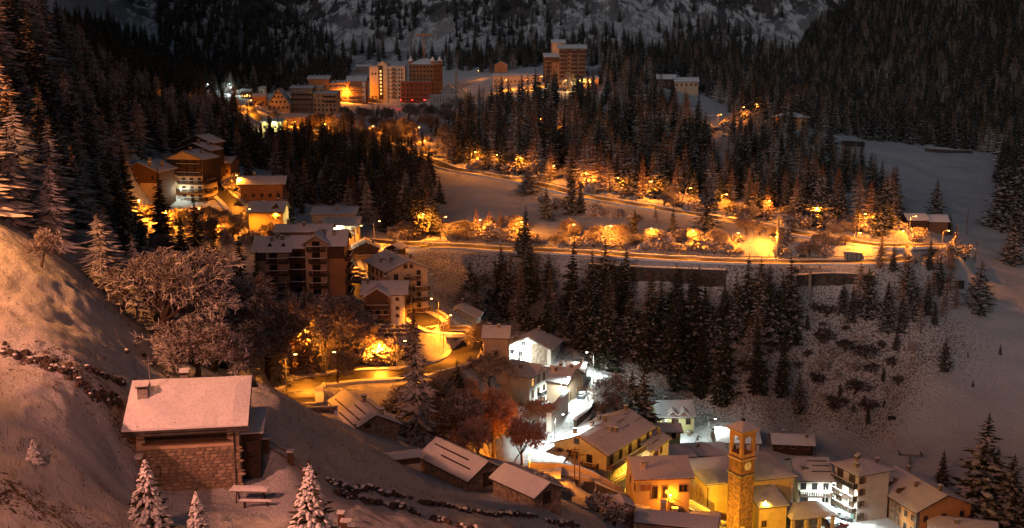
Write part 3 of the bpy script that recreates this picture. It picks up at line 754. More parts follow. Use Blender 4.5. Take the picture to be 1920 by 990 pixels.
# --- big yellow chalet -----------------------------------------------------------
r = place('balcony_house', 'large pale yellow house with brown balconies, broad roof and many chimneys', 'house', 1136, 910, 199, -34)
v = Vol(r, -11.2, 0, 11.2, 18.5, 6.2, 'gy', 23, .8, M_paleyellow, snow=.2, base=(.6, M_stone2))
for f in ((.3, .1), (.42, .32), (.5, .5), (.72, .38), (.78, .43), (.3, .6), (.52, .95)): v.chimney(f[0], f[1], 1.1)
gy_ledges(v, [(1, .75, .35, .5), (1, .75, .6, .75), (1, .5, .55, .7), (1, .5, .8, .95), (1, .85, .8, .95)])
for z in (0.3, 3.3): 
    for t in (1.2, 3.2, 4.6, 7.6): v.win('F', t, z, 1.0, 1.9, 'shut' if t in (1.2,) else 'win', fm=M_wood)
v.win('F', 4.8, 6.9, .9, .9, fm=M_wood)
v.balcony('F', 0, 4.6, 3.2, 1.3, M_wood).balcony('F', 6.2, 9.6, 3.0, 1.1, M_wood).balcony('F', 6.2, 9.6, 0.2, 1.1, M_wood)
v.grid('R', 5, 2, .5, 3.0, 1.0, 1.7, fm=M_wood).balcony('R', .2, 15, 3.0, 1.2, M_wood).balcony('R', .2, 10, .1, 1.2, M_wood); MB().box(-11.22, .02, -.07, -.01, -4, 2.9).box(.01, .07, 0, 17.5, -4, 2.7).build('lower_facade', M_stone2, r)
r = place('annex_house', 'small white gabled house built against the large pale yellow balcony house', 'house', 1217, 878, 208, -34)
v = Vol(r, -6.6, 0, 6.6, 8.5, 3.6, 'gy', 24, .5, M_white, snow=.2).chimney(.75, .85, 1.3).chimney(.2, .1, 1)
v.win('F', 2.1, 2.1, .9, 1.1, fm=M_dark).win('R', 2, .6, .7, 1.8, 'door').win('R', 5, 1.6)
gy_ledges(v, [(1, .3, .3, .6), (1, .6, .1, .5), (1, .6, .6, .9), (1, .85, .3, .8)])

# --- houses in the hollow -------------------------------------------------------------
def simple(name, label, u, v_, Y, rot, w, d, h, anchor='L', roof='gx', pitch=24, wall=None, over=.6, chim=((.3, .6),), F=None, Rr=None, L=None, far=False, group=None, fm=None, lit=(), litm=None, base=None, cat='house', fh=2.7, snow=.24, ws=(.9, 1.2), z0=.9):
    r = place(name, label, cat, u, v_, Y, rot, group)
    v = Vol(r, 0 if anchor == 'L' else -w, 0, w, d, h, roof, pitch, over, wall, far=far, base=base, snow=snow)
    for c in chim: v.chimney(c[0], c[1], c[2] if len(c) > 2 else 1.0)
    if F: v.grid('F', F[0], F[1], fm=fm, lit=lit, litm=litm, fh=fh, w=ws[0], h=ws[1], z0=z0)
    if Rr: v.grid('R', Rr[0], Rr[1], fm=fm, fh=fh, w=ws[0], h=ws[1], z0=z0)
    if L: v.grid('L', L[0], L[1], fm=fm, fh=fh, w=ws[0], h=ws[1], z0=z0)
    return r, v
r, v = simple('hollow_house', 'snowy roofed house with two small gabled dormers, topmost in the hollow', 1234, 803, 258, 3, 8.4, 9, 2.8, 'L', 'gx', 27, M_paleyellow, F=(3, 1), fm=M_wood)
for x in (3.4, 6.0): 
    d_ = MB(); d_.add([(x - 1.3, .2, 2.9), (x + 1.3, .2, 2.9), (x, .2, 3.9), (x, 3.2, 4.4)], [(0, 1, 2), (1, 3, 2), (0, 2, 3)]); d_.build('dormer', M_wood, r)
    q = MB(); slab(q, [(x - 1.6, -.1, 2.75), (x, -.1, 3.95), (x, 3.4, 4.5), (x - 1.2, 2.2, 3.95)], 0, .2); slab(q, [(x, -.1, 3.95), (x + 1.6, -.1, 2.75), (x + 1.2, 2.2, 3.95), (x, 3.4, 4.5)], 0, .2); q.build('dormer_snow', M_snow, r)
simple('hollow_house', 'low pale yellow cottage under flat snowy roof, between dormer house and balcony house', 1223, 829, 243, 2, 6.3, 5, 2.4, 'L', 'gx', 20, M_paleyellow, chim=((.8, .5),), F=(2, 1))
simple('hollow_house', 'cottage with diamond shaped snowy roof and skylight, right end of the hollow', 1296, 856, 233, -24, 5.6, 6.5, 2.6, 'R', 'gx', 24, M_white, chim=((.75, .4), (.4, .8)), F=(2, 1))
simple('hollow_house', 'cottage with low hipped pinkish snowy roof behind the ribbed roof', 1240, 874, 219, 4, 7, 6, 2.2, 'L', 'hip', 22, M_white, chim=(), F=(2, 1))
simple('hollow_house', 'house with wide bluish lit snowy roof left of the bell tower', 1291, 873, 226, 5, 8.4, 7, 2.4, 'L', 'gx', 20, M_white, chim=((.3, .3),), F=(3, 1))
simple('hollow_house', 'house whose snowy roof shows on both sides behind the bell tower', 1346, 850, 246, -3, 9.4, 8, 2.8, 'L', 'gx', 26, M_white, chim=((.8, .3), (.9, .6)), F=(4, 1))
simple('hollow_house', 'long low snowy roofed barn at the edge of the dark meadow', 1450, 846, 255, -7, 9, 6, 1.9, 'L', 'gx', 22, M_dark, chim=((.3, .8), (.85, .3)), F=(3, 1))
r, v = simple('shop_house', 'building behind the church with roof windows, balconies and a lit shop front', 1494, 948, 214, -2, 6.8, 11, 5.6, 'L', 'gx', 24, M_white, chim=((.2, .2),), F=(3, 2), fm=M_dark)
v.balcony('F', .2, 6.6, 2.6, 1.6, M_dark)
MB().box(1.2, 2.6, 2.2, 3.3, 6.7, 7.2).build('roof_window', M_slate, r); v.ledges([(0, .35, .45, .95), (0, .6, .5, .95), (0, .8, .4, .9)])

# --- white four-storey house and the orange one ------------------------------------------
r = place('tall_white_house', 'tall white four storey house with dark balconies above the snow covered cars', 'house', 1605, 978, 205, 24)
v = Vol(r, 0, 0, 7.8, 7.0, 9.8, 'hip', 17, .7, M_white, snow=.2)
for f in ((.15, .3), (.4, .6), (.7, .9), (.9, .4)): v.chimney(f[0], f[1], 1.0)
for z in (1.9, 4.4, 7.0): v.balcony('L', .3, 6.9, z, 1.2, M_dark)
v.grid('L', 2, 3, 2.1, 2.55, 1.5, 1.9, fm=M_wood, pm=M_dark); v.grid('F', 1, 4, .4, 2.5, .8, 1.2, 'shut', t0=.9, t1=.9)
MB().box(-.08, -.01, .8, 6.2, .1, 1.7).build('shop_window', emit('shop_light', (.55, 1.0, .85), .55), r)
r = place('stone_orange_house', 'orange and bare stone house with snowy gabled roof, bottom right of the village', 'house', 1716, 1006, 198, 17)
v = Vol(r, 0, 0, 12.6, 15, 5.3, 'gy', 22, .8, M_orange, snow=.2)
MB().box(-.06, -.01, 5.2, 9.2, -4, 5.0).build('stone_facade', M_stone, r); MB().box(-.05, -.01, 10, 15, -4, 5.0).build('side_facade', M_stone2, r)
MB().box(-.1, .0, -.1, .5, -4, 4.9).box(0, .6, -.1, -.01, -4, 4.9).build('quoins', M_stone2, r)
for f in ((.22, .72), (.34, .42), (.62, .9), (.5, .1, 1.2)): v.chimney(*f)
v.grid('L', 7, 2, .2, 2.6, .9, 1.3, fm=M_cream); v.grid('F', 3, 2, .2, 2.7, .8, 1.0, fm=M_wood)
v.balcony('L', .8, 4.6, 2.4, 1.0, M_wood)
for (x, y) in ((1.5, 11), (1.6, 7.5)):
    MB().add([(x - .8, y - .9, v.zroof(x - .8, y)), (x - .8, y + .9, v.zroof(x - .8, y)), (x - .8, y, v.zroof(x - .8, y) + 1.3), (x + 1.6, y, v.zroof(x + 1.6, y) + .35)], [(0, 2, 1), (0, 3, 2), (1, 2, 3)]).build('dormer', M_wood, r)
r, v = simple('low_house', 'low house whose snowy roof fills the bottom right corner of the village', 1742, 1016, 188, -16, 12, 7, 2.6, 'L', 'gx', 20, M_orange, chim=((.4, .25), (.05, .6)), F=(4, 1))

# --- houses up the white street -------------------------------------------------------------
r = place('gabled_white_house', 'white and bare stone gabled house, highest of the white lit group', 'house', 1033, 684, 262, -17)
v = Vol(r, -11.2, 0, 11.2, 9, 3.8, 'gy', 24, .7, M_white, snow=.2).chimney(.55, .85, 1).chimney(.1, .2, 1).chimney(.14, .3, 1)
MB().box(-4.9, -1.0, -.06, -.01, -3, 5.0).build('stone_facade', M_stone, r)
v.win('F', 4.3, 4.3, .9, .9).win('F', 3.6, 1.6, .9, 1.2).win('F', 1.4, 1.6, .9, 1.4).win('F', 7.0, 3.5, .9, .8); v.balcony('F', .2, 3.2, 1.1, 1.2, M_galv)
simple('narrow_house', 'narrow tan house with a skylight in its snowy roof, left of the white gabled house', 908, 676, 254, -3, 4.9, 5.5, 5.1, 'L', 'gx', 30, M_pink, chim=((.15, .8), (.6, .4, .6)), F=(1, 1))
r = place('hipped_white_house', 'white and cream house with hipped snowy roof and one lit window', 'house', 993, 762, 225, -30)
v = Vol(r, -10, 0, 10, 7.6, 6.6, 'hip', 25, .7, M_white, snow=.2, down=7).chimney(.7, .2, .9).chimney(.2, .55, .9)
MB().box(-9.98, -.02, -.05, -.01, -6, 6.2).build('cream_facade', M_cream, r)
v.win('F', 2.2, 4.0, 1.7, 1.5, 'shut').win('F', 2.2, 1.2, .9, 1.3).grid('R', 3, 3, -1.2, 2.7, .8, 1.6, fm=M_frame, lit=((0, 2),)); v.balcony('R', 3.6, 6, 1.2, .9, M_metal).balcony('R', 1.5, 3.2, -1.5, .9, M_metal)
v.win('R', 1.2, 4.1, .7, 1.2, pm=M_lit)
q = MB(); q.add([(0.02, 2.4, 6.5), (.02, 6.2, 6.5), (.02, 4.3, 8.0), (-3.4, 4.3, 8.0)], [(0, 1, 2), (1, 3, 2), (0, 2, 3)]); q.build('side_gable', M_white, r)
q = MB(); slab(q, [(.55, 2.0, 6.4), (.55, 4.3, 8.1), (-3.6, 4.3, 8.1), (-1.2, 2.0, 6.9)], 0, .22); slab(q, [(.55, 4.3, 8.1), (.55, 6.6, 6.4), (-1.2, 6.6, 6.9), (-3.6, 4.3, 8.1)], 0, .22); q.build('gable_snow', M_snow, r)
simple('plain_tan_house', 'plain tan house with skylights, between the hipped white house and the white street', 1062, 758, 233, -27, 5.2, 8, 4.9, 'R', 'gx', 26, M_pink, chim=((.3, .3), (.2, .75), (.7, .75)), Rr=(2, 1))
simple('street_end_house', 'small brightly lit house at the top end of the white street', 1093, 728, 245, -12, 3.7, 6, 3.7, 'R', 'gx', 24, M_white, chim=((.8, .5),))
r, v = simple('scaffolded_hut', 'orange lit gabled house with bare poles round it, above the road bend', 893, 620, 256, -9, 8.9, 6.5, 3.0, 'R', 'gy', 26, M_stone, chim=((.5, .9),), F=(2, 1), fm=M_dark)
for k in range(6):
    x = -9.4 + k * 1.95; MB().tube((x, -1, -1), (x, -1, 4.4), .05).build('scaffold_pole', M_galv, r)
MB().tube((-9.6, -1.06, 2), (.6, -1.06, 2), .04).tube((-9.6, -1.06, 4), (.6, -1.06, 4), .04).build('scaffold_rail', M_galv, r)

# --- chalet, apartments, hamlet ---------------------------------------------------------------
r = place('round_tower_chalet', 'chalet with a brown gabled front and white rounded corner above a boulder wall', 'chalet', 683, 604, 249, 2)
v = Vol(r, 0, 0, 9.0, 8.0, 6.4, 'gx', 25, .8, M_brown, snow=.22, base=(.9, M_stone)); v.chimney(.08, .35).chimney(.5, .6)
q = MB(); n = 10
for k in range(n):
    t0, t1 = math.pi * (1 + k / n), math.pi * (1 + (k + 1) / n); c0, c1 = (7.4 + 1.6 * math.cos(t0), .2 + 1.0 * math.sin(t0)), (7.4 + 1.6 * math.cos(t1), .2 + 1.0 * math.sin(t1))
    q.add([(c0[0], c0[1], -1), (c1[0], c1[1], -1), (c1[0], c1[1], 6.2), (c0[0], c0[1], 6.2)], [(0, 1, 2, 3)])
q.build('rounded_corner', M_white, r)
for z in (1.3, 3.0, 5.0): v.win('F', 7.4, z, .6, .6, name='window'); r.children[-1].location.y = -.82
q = MB(); q.add([(.4, -.9, 5.9), (5.6, -.9, 5.9), (3, -.9, 7.6), (3, 3.2, 7.9)], [(0, 1, 2), (1, 3, 2), (0, 2, 3)]).box(.8, 5.2, -.7, -.01, 3.0, 5.85); q.build('front_gable', M_wood, r)
q = MB(); slab(q, [(0, -1.4, 5.7), (3, -1.4, 7.7), (3, 3.4, 8.1), (0, 1.2, 6.8)], 0, .2); slab(q, [(3, -1.4, 7.7), (6, -1.4, 5.7), (6, 1.2, 6.8), (3, 3.4, 8.1)], 0, .2); q.build('gable_snow', M_snow, r)
v.balcony('F', .6, 5.5, 3.1, 1.5, M_wood).balcony('F', .6, 5.5, .9, 1.4, M_warmwood); v.grid('F', 3, 2, 1.1, 2.2, .9, 1.5, t0=1.3, t1=4.8)
v.balcony('R', .5, 6, 2.8, 1.2, M_wood)
r = place('orange_apartments', 'orange lit apartment house with brown balconies and a stepped snowy roof beside the road', 'apartment house', 728, 592, 262, 24)
v = Vol(r, 0, 0, 9.6, 15.5, 10.2, 'gy', 22, .8, M_cream, snow=.22, down=6)
for f in ((.1, .5), (.25, .3), (.6, .7), (.75, .9), (.9, .6)): v.chimney(*f)
for k in range(4):
    v.win('F', 2.0, .6 + k * 2.5, .9, 1.3).win('F', 4.9, .6 + k * 2.5, .8, 1.0).win('F', 7.4, .6 + k * 2.5, .9, 1.8, 'door')
for z in (.4, 2.9, 5.4): v.balcony('F', 5.9, 9.6, z, 1.3, M_wood)
v.balcony('F', 3.9, 7.5, 7.9, 1.0, M_wood); v.grid('L', 5, 4, .6, 2.5, .9, 1.3, fm=M_wood); v.balcony('L', 1, 6, 5.2, 1, M_warmwood).balcony('L', 8.5, 13, 5.2, 1, M_warmwood).balcony('L', 1, 6, 2.7, 1, M_warmwood)
v.win('F', 4.3, 10.6, .7, .8).win('F', 5.7, 10.6, .7, .8); gy_ledges(v, [(0, .5, .1, .9), (0, .8, .5, .8), (1, .5, .3, .9)])
MB().box(9.62, 11.6, 2, 9, -5, 8.2).build('side_wing', M_concrete, r)
q = MB(); slab(q, [(9.5, 1.7, 8.3), (12, 1.7, 8.3), (12, 9.3, 8.3), (9.5, 9.3, 8.3)], 0, .3, 2, 5, .05); q.build('wing_snow', M_snow, r)
r, v = simple('brown_cottage', 'small brown gabled cottage with a pale balcony beside the road junction', 664, 490, 284, 10, 6.6, 7, 3.2, 'L', 'gy', 26, M_brown, chim=((.8, .5),), F=(2, 1))
v.balcony('F', .3, 6, .8, 1, M_cream)
simple('brown_cottage', 'tiny dark cottage with snowy roof right of the road junction', 726, 482, 290, -18, 3.4, 4.5, 2.4, 'L', 'gy', 28, M_dark, F=(1, 1))
r = place('dark_apartments', 'large dark apartment house with stacked balconies above a curved retaining wall', 'apartment house', 481, 563, 258, 3)
A = Vol(r, 0, 0, 7.2, 10, 10.6, 'gx', 24, .8, _m, snow=.22, down=6)
B2 = Vol(r, 7.21, 1.2, 3.5, 8.5, 11.0, 'gx', 24, .5, M_dark, snow=.22, down=6, wallname='timber_wall')
C2 = Vol(r, 10.72, -.4, 4.6, 13, 12.3, 'gy', 34, .7, _m, snow=.22, down=6)
D2 = Vol(r, 15.33, .6, 3.6, 11, 11.6, 'gx', 24, .6, M_brown, snow=.22, down=6)
D3 = Vol(r, 3, 9.9, 12, 6, 13.2, 'gx', 20, .6, M_brown, snow=.22)
for v_, c in ((A, ((.45, .3), (.75, .35), (.6, .4))), (C2, ((.3, .2), (.7, .5))), (D2, ((.3, .3),)), (D3, ((.5, .3), (.8, .5), (.2, .5)))):
    for f in c: v_.chimney(f[0], f[1], 1.0)
for k in range(4):
    z = .3 + k * 2.65
    A.win('F', 3.9, z + .1, 1.5, 1.9, 'door', fm=M_dark, pm=M_glass).balcony('F', 2.5, 7.1, z, 1.3, M_dark)
    B2.balcony('F', .05, 3.4, z, 1.3, M_dark); B2.win('F', 1.7, z + .1, 1.4, 1.9, 'door', fm=M_dark)
    C2.win('F', 2.3, z + .1, 1.5, 1.9, 'door', fm=M_dark).balcony('F', .8, 4.5, z, 1.3, M_dark)
    D2.balcony('R', .5, 8, z, 1.2, M_dark)
C2.win('F', 2.3, 10.9, 1.4, 1.7, 'door', fm=M_dark).balcony('F', .4, 4.2, 10.8, 1.2, M_dark)
MB().box(.2, 2.4, -.06, -.01, 8.6, 10.4).build('timber_cladding', M_dark, r); MB().box(15.4, 18.9, .53, .58, 8.8, 11.4).build('timber_cladding', M_dark, r)
for (x, yy) in ((3.0, 1.0), (5.9, 1.0)):
    MB().add([(x - 1.1, yy, 10.9), (x + 1.1, yy, 10.9), (x, yy, 12.0), (x, yy + 2.3, 12.2)], [(0, 1, 2), (1, 3, 2), (0, 2, 3)]).build('dormer', M_dark, A.r)
r = place('lit_hall', 'low white lit hall with two stepped snowy roofs beside the bright junction', 'hall', 601, 452, 318, 2)
v = Vol(r, 0, 0, 10.6, 6, 4.4, 'shed', 12, .6, M_white, snow=.22); v2 = Vol(r, -3.2, 6.1, 12.5, 7, 6.6, 'shed', 9, .5, M_cream, snow=.22); v2.chimney(.55, .5)
v.win('F', 1.6, 0.2, 2.2, 1.7, fm=M_warmwood, pm=M_litw).win('F', 4.6, .2, 1.6, 1.7, fm=M_warmwood, pm=M_litw).win('F', 7.4, .2, 1.6, 1.7, fm=M_warmwood, pm=M_lit)
v.grid('F', 4, 1, 2.9, 2, .9, .9, fm=M_wood, pm=M_cream); v.balcony('F', 1.5, 10.5, 2.2, 1.3, M_wood); MB().box(9.9, 10.3, -1.4, -1.0, -2, 4).build('post', M_white, r)
r, v = simple('yellow_house', 'tall yellow house with a dormer in its snowy roof, left of the lit hall', 468, 440, 311, 1, 9.2, 8, 6.3, 'L', 'gx', 28, M_yellow, chim=((.75, .6), (.3, .8)), base=(1.4, M_stone))
v.grid('F', 2, 2, 1.9, 2.4, .6, .8, t0=6.6, t1=7.8, fm=M_cream)
MB().add([(5.4, .5, 6.6), (8.6, .5, 6.6), (7, .5, 8.0), (7, 3.4, 8.3)], [(0, 1, 2), (1, 3, 2), (0, 2, 3)]).build('dormer', M_wood, v.r)
r, v = simple('brown_inn', 'dark brown long house with snowy porch roof, uphill of the tall yellow house', 452, 376, 352, 5, 12.5, 8, 5.2, 'L', 'gx', 22, M_brown, chim=((.3, .5),), F=(5, 1), over=1.2)
r = place('brown_apartments', 'brown gabled apartment block with cream corner beside the dark spruce slope', 'apartment house', 298, 392, 318, -9)
v = Vol(r, -10.4, 0, 10.4, 11, 10.8, 'gy', 24, .9, mat('dark_brown_boards', (.10, .05, .025), .85, .3, 2, .4), snow=.22, down=8); MB().box(-5.2, -.02, -.06, -.01, -6, 7.4).build('cream_facade', M_cream, r)
for f in ((.75, .1), (.6, .4), (.8, .7), (.9, .5)): v.chimney(*f)
for k in range(4): v.balcony('F', .4, 5.0, .2 + k * 2.6, 1.2, M_dark).win('F', 2.6, .3 + k * 2.6, 1.4, 1.8, 'door', fm=M_dark).win('F', 9.1, .6 + k * 2.6, .6, 1.1, fm=M_dark)
r = place('stepped_apartments', 'apartment block with stepped snowy roofs and a white lit ground floor', 'apartment house', 382, 378, 328, -10)
v = Vol(r, -11, 0, 11, 10, 12.6, 'gy', 22, .9, M_cream, snow=.22, down=6, far=False)
v3 = Vol(r, -12, 9.5, 10, 8, 14.4, 'gy', 22, .8, M_dark, snow=.22); v4 = Vol(r, -14, 16, 10, 8, 16.2, 'gy', 22, .8, M_dark, snow=.22)
MB().box(-10.98, -.02, -.06, -.01, 7.8, 12.4).build('timber_cladding', M_dark, r)
MB().box(.01, .07, .1, 9.9, 5.2, 12.5).build('side_cladding', M_dark, r)
for k in range(3): v.balcony('R', .5, 7, .3 + k * 2.5, 1.2, M_dark)
for k in range(5): v.balcony('F', 3.5, 11, .3 + k * 2.5, 1.3, M_dark).grid('F', 3, 1, .5 + k * 2.5, 2, .9, 1.5, t0=5, t1=10, fm=M_frame)
for f in ((.6, .2), (.8, .5)): v.chimney(*f); v3.chimney(*f)
simple('far_row_house', 'house with many small chimneys on its flat snowy roof, behind the stepped apartments', 378, 330, 362, -4, 9.6, 9, 4.2, 'L', 'gx', 18, M_brown, chim=((.15, .2), (.35, .3), (.5, .2), (.65, .35), (.8, .2), (.5, .6)), F=(4, 1))

# --- the upper village ---------------------------------------------------------------------------
r, v = simple('triangle_house', 'steep triangular gabled house with many small windows in the upper village', 502, 206, 690, 0, 13.5, 12, 3.5, 'L', 'gy', 54, M_pink, chim=(), far=True)
v.grid('F', 5, 1, .8, 3, 1.0, 1.2); v.grid('F', 4, 1, 4.2, 3, 1, 1.2, t0=3, t1=10.5); v.grid('F', 3, 1, 7.2, 3, 1, 1.2, t0=4.5, t1=9); v.grid('F', 2, 1, 9.8, 3, .8, 1, t0=6, t1=7.6)
r = place('terraced_apartments', 'long grey apartment block with dark balcony rows below the upper hotels', 'apartment house', 546, 211, 700, -2)
v = Vol(r, 0, 0, 13.5, 14, 14.8, 'gx', 12, .8, M_concrete, snow=.3, far=True); v2 = Vol(r, 13.6, 1, 14.5, 13, 11.6, 'gx', 12, .8, M_pink, snow=.3, far=True)
v3 = Vol(r, 13.7, 6, 5, 6, 15.3, 'gx', 14, .5, M_pink, snow=.3, far=True)
for f in ((.3, .3), (.6, .4)): v.chimney(*f, 1.6); v2.chimney(*f, 1.6)
for k in range(4):
    v.balcony('F', .3, 13, 1.8 + k * 3, 1.5, M_dark if k > 1 else M_wood, slats=True); v2.grid('F', 6, 1, 1 + k * 2.8, 3, 1, 1.3)
    v.grid('F', 5, 1, 1.9 + k * 3, 3, 1.1, 1.5)
v2.balcony('F', 7, 14, 6.4, 1.4, M_dark).balcony('F', 7, 14, 9.4, 1.4, M_dark)
r = place('brown_hotel', 'wide brown hotel with three snowy roofs, left of the tall pale hotel', 'hotel', 579, 191, 800, 0)
v = Vol(r, 0, 0, 14, 14, 15.5, 'gx', 16, 1, M_brown, snow=.3, far=True); v2 = Vol(r, 13.8, 1.5, 13, 12, 12.5, 'gx', 16, 1, M_pink, snow=.3, far=True); v3 = Vol(r, 26.5, 0, 12.5, 14, 14.2, 'gx', 24, 1, M_brown, snow=.3, far=True)
for w_v in (v, v2, v3):
    w_v.chimney(.3, .3, 1.5); n_ = 5 if w_v is v2 else 4
    for k in range(n_): w_v.balcony('F', 1, w_v.w - 1, .6 + k * 2.8, 1.3, M_warmwood if w_v is v2 else M_wood).grid('F', 4, 1, .8 + k * 2.8, 3, 1.1, 1.6)
MB().box(36.9, 39.02, -.05, -.01, 0, 13.6).build('pale_corner', M_white, r)
r = place('tall_pale_hotel', 'tall pale hotel with rows of small windows and one lit column of panes', 'hotel', 694, 189, 800, 1)
v = Vol(r, 0, 0, 25, 14, 24, 'flat', 0, .3, M_cream, snow=.4, far=True)
v2 = Vol(r, 6, -.5, 6.5, 14, 25.2, 'gy', 38, .6, M_cream, snow=.3, far=True)
MB().box(6.3, 9.5, -.62, -.52, 1, 24.5).build('stair_strip', M_dark, r)
for k in range(9): v.win('F', 7.9, 1.6 + k * 2.6, 1.2, 1.5, pm=M_lit if k in (1,2,3,4,5,6,7) else M_glass); r.children[-1].location.y = -.63
for k in range(8):
    for t in (2, 4.2, 20.8, 22.8): v.win('F', t, 2 + k * 2.7, .9, 1.3) if (t in (20.8, 22.8) or k in (6, 0)) else None
    v.balcony('F', 15.2, 18.8, 2 + k * 2.7, 1.2, M_wood); v.win('F', 17, 2.2 + k * 2.7, 1.8, 1.6, fm=M_dark); v.win('F', 13.6, 2 + k * 2.7, .7, 1)
r = place('scaffolded_hotel', 'tall brown hotel wrapped in scaffolding with two small corner turrets', 'hotel', 813, 190, 770, -22)
v = Vol(r, -19, 0, 19, 15, 26, 'hip', 26, .8, M_brown, snow=.3, far=True)
v.grid('F', 7, 8, 1.5, 3.1, 1.1, 1.5); v.grid('R', 5, 8, 1.5, 3.1, 1.1, 1.5)
for (x, y) in ((-18.2, .8), (-.8, 12), (-.8, .8)):
    MB().tube((x, y, 26), (x, y, 28), 1.6, n=10).build('turret', M_brown, r); MB().tube((x, y, 28), (x, y, 31.4), 2.0, .05, n=10).build('turret_roof', M_snow, r)
sc = MB()
for k in range(11):
    x = -19.5 + k * 2.0; sc.tube((x, -1.6, -2), (x, -1.6, 26), .09, n=4, cap=False)
for k in range(10): sc.box(-19.6, .8, -1.9, -.9, k * 2.6 + .4, k * 2.6 + .52)
sc.build('scaffold', M_wood, r)
r = place('scaffold_wing', 'low reddish wing behind scaffolding at the foot of the turreted hotel', 'building', 752, 192, 765, -3)
v = Vol(r, 0, 0, 22, 9, 14.5, 'flat', 0, .2, M_rust, snow=.2, far=True); v.grid('F', 7, 4, 1.5, 3.2, 1.2, 1.6); sc = MB()
for k in range(13): x = k * 1.85; sc.tube((x, -1.6, -2), (x, -1.6, 15.5), .08, n=4, cap=False)
for k in range(6): sc.box(-.3, 22.4, -1.9, -.9, k * 2.7 + .4, k * 2.7 + .52)
sc.build('scaffold', M_warmwood, r)
r = place('arched_hall', 'grey hall with a row of arched windows and two gables behind, below the hotels', 'hall', 806, 208, 715, 0)
v = Vol(r, 0, 0, 17, 9, 10, 'flat', 0, .3, M_concrete, snow=.3, far=True); v2 = Vol(r, 7, 8, 10, 12, 12.5, 'gy', 42, .6, M_concrete, snow=.3, far=True); v3 = Vol(r, 17.2, 3, 8, 12, 10.5, 'gy', 45, .6, M_pink, snow=.3, far=True)
for k in range(7): v.win('F', 3.4 + k * 1.9, 5.6, .9, 1.9, fm=M_white); MB().tube((3.4 + k * 1.9, -.02, 7.5), (3.4 + k * 1.9, -.1, 7.5), .45, n=10).build('arch_head', M_glass, r)
MB().box(16.3, 18.2, 6, 8, 8, 27).build('tower_chimney', M_stone2, r)
simple('hillside_chalet', 'low chalet on the snow slope behind the brown hotel', 668, 135, 880, 2, 13, 8, 4.5, 'L', 'gx', 20, M_stone2, chim=(), F=(4, 1), far=True)
r, v = simple('long_hotel', 'long low hotel with snowy roof, left of the dark stepped tower', 924, 166, 745, 0, 34, 14, 8.5, 'L', 'gx', 14, M_pink, chim=((.2, .3), (.4, .4), (.7, .3)), F=(12, 2), far=True, fh=3.4)
v2 = Vol(r, 1, 15, 9, 8, 16, 'gy', 28, .6, M_brown, snow=.3, far=True)
r = place('stepped_tower_hotel', 'dark stepped tower hotel with brown balconies, highest building of the upper village', 'hotel', 1022, 154, 735, 4)
v = Vol(r, 0, 0, 10, 13, 17, 'gx', 22, 1.2, _t, snow=.3, far=True); v2 = Vol(r, 10.1, -1, 18, 14, 23, 'gx', 20, 1.3, _t, snow=.3, far=True); v3 = Vol(r, 5.5, 6, 9, 9, 27, 'gx', 24, .8, M_pink, snow=.3, far=True)
for k in range(6):
    v.balcony('F', .2, 4.2, .8 + k * 2.9, 1.5, M_dark, rail=1.9); v.win('F', 8, 1.2 + k * 2.9, 1.1, 1.5)
for k in range(8):
    v2.balcony('F', .2, 4.6, .4 + k * 2.8, 1.5, M_dark, rail=1.9).balcony('F', 7.8, 11.6, .4 + k * 2.8, 1.5, M_dark, rail=1.9).balcony('F', 13.4, 17.9, .4 + k * 2.8, 1.5, M_dark, rail=1.9); v2.win('F', 6.3, 1 + k * 2.8, 1.1, 1.5)
MB().box(-.5, 9.95, -1.2, -.02, 14, 17).build('attic_boards', M_dark, r); MB().box(10, 28.6, -2.4, -1.02, 20.2, 22.9).build('attic_boards', M_dark, r)
MB().tube((9, 8, 30), (9, 8, 36), .12).build('mast', M_metal, r)
r, v = simple('lit_base_building', 'brightly lit pale building with flat snowy roof at the foot of the dark tower', 1031, 169, 727, 0, 22, 6, 6.3, 'L', 'flat', 0, M_cream, chim=(), F=(8, 2), far=True)
simple('orange_annex', 'small orange lit building right of the dark tower', 1093, 169, 728, 0, 9.5, 8, 7, 'L', 'gx', 18, M_orange, chim=(), F=(3, 1), far=True)
simple('village_edge_house', 'small house with four lit windows at the left edge of the upper village', 452, 184, 690, 0, 7, 7, 4.6, 'L', 'gx', 22, M_brown, chim=(), F=(4, 1), far=True, lit=((0, 0), (1, 0), (2, 0), (3, 0)))
simple('village_edge_house', 'dark roofed chalet left of the triangular house', 474, 196, 680, 4, 8, 8, 5, 'L', 'gx', 24, M_orange, chim=(), F=(3, 1), far=True)
simple('village_edge_house', 'white house with snowy roof between the triangular house and terraced block', 484, 176, 730, 0, 5, 6, 4, 'L', 'gx', 24, M_white, chim=(), F=(1, 1), far=True)
simple('pale_lit_house', 'pale yellow lit house with two rows of windows below the terraced block', 492, 256, 575, 0, 9, 8, 6.2, 'L', 'gx', 16, M_paleyellow, chim=(), F=(4, 2), far=True, ws=(.8, 1.1))
simple('pale_lit_house', 'tan house with a greenish lit end wall, right of the pale yellow lit house', 574, 252, 580, -14, 9, 7, 7.5, 'R', 'gx', 16, M_pink, chim=(), F=(2, 2), far=True)
simple('forest_shed', 'small orange lit shed among the spruces at the foot of the left forest', 322, 209, 500, 0, 3.8, 4, 3, 'L', 'gx', 18, M_orange, chim=(), F=(1, 1), far=True)
r, v = simple('ridge_chalet', 'long chalet with broken snowy roofs on the ridge right of the tower hotel', 1232, 163, 744, -3, 12, 12, 5, 'L', 'gx', 24, M_dark, chim=(), F=(4, 1), far=True)
v2 = Vol(r, 11, -2, 15, 10, 3.6, 'gx', 24, .8, M_pink, snow=.3, far=True); v2.grid('F', 5, 1, fm=M_dark)
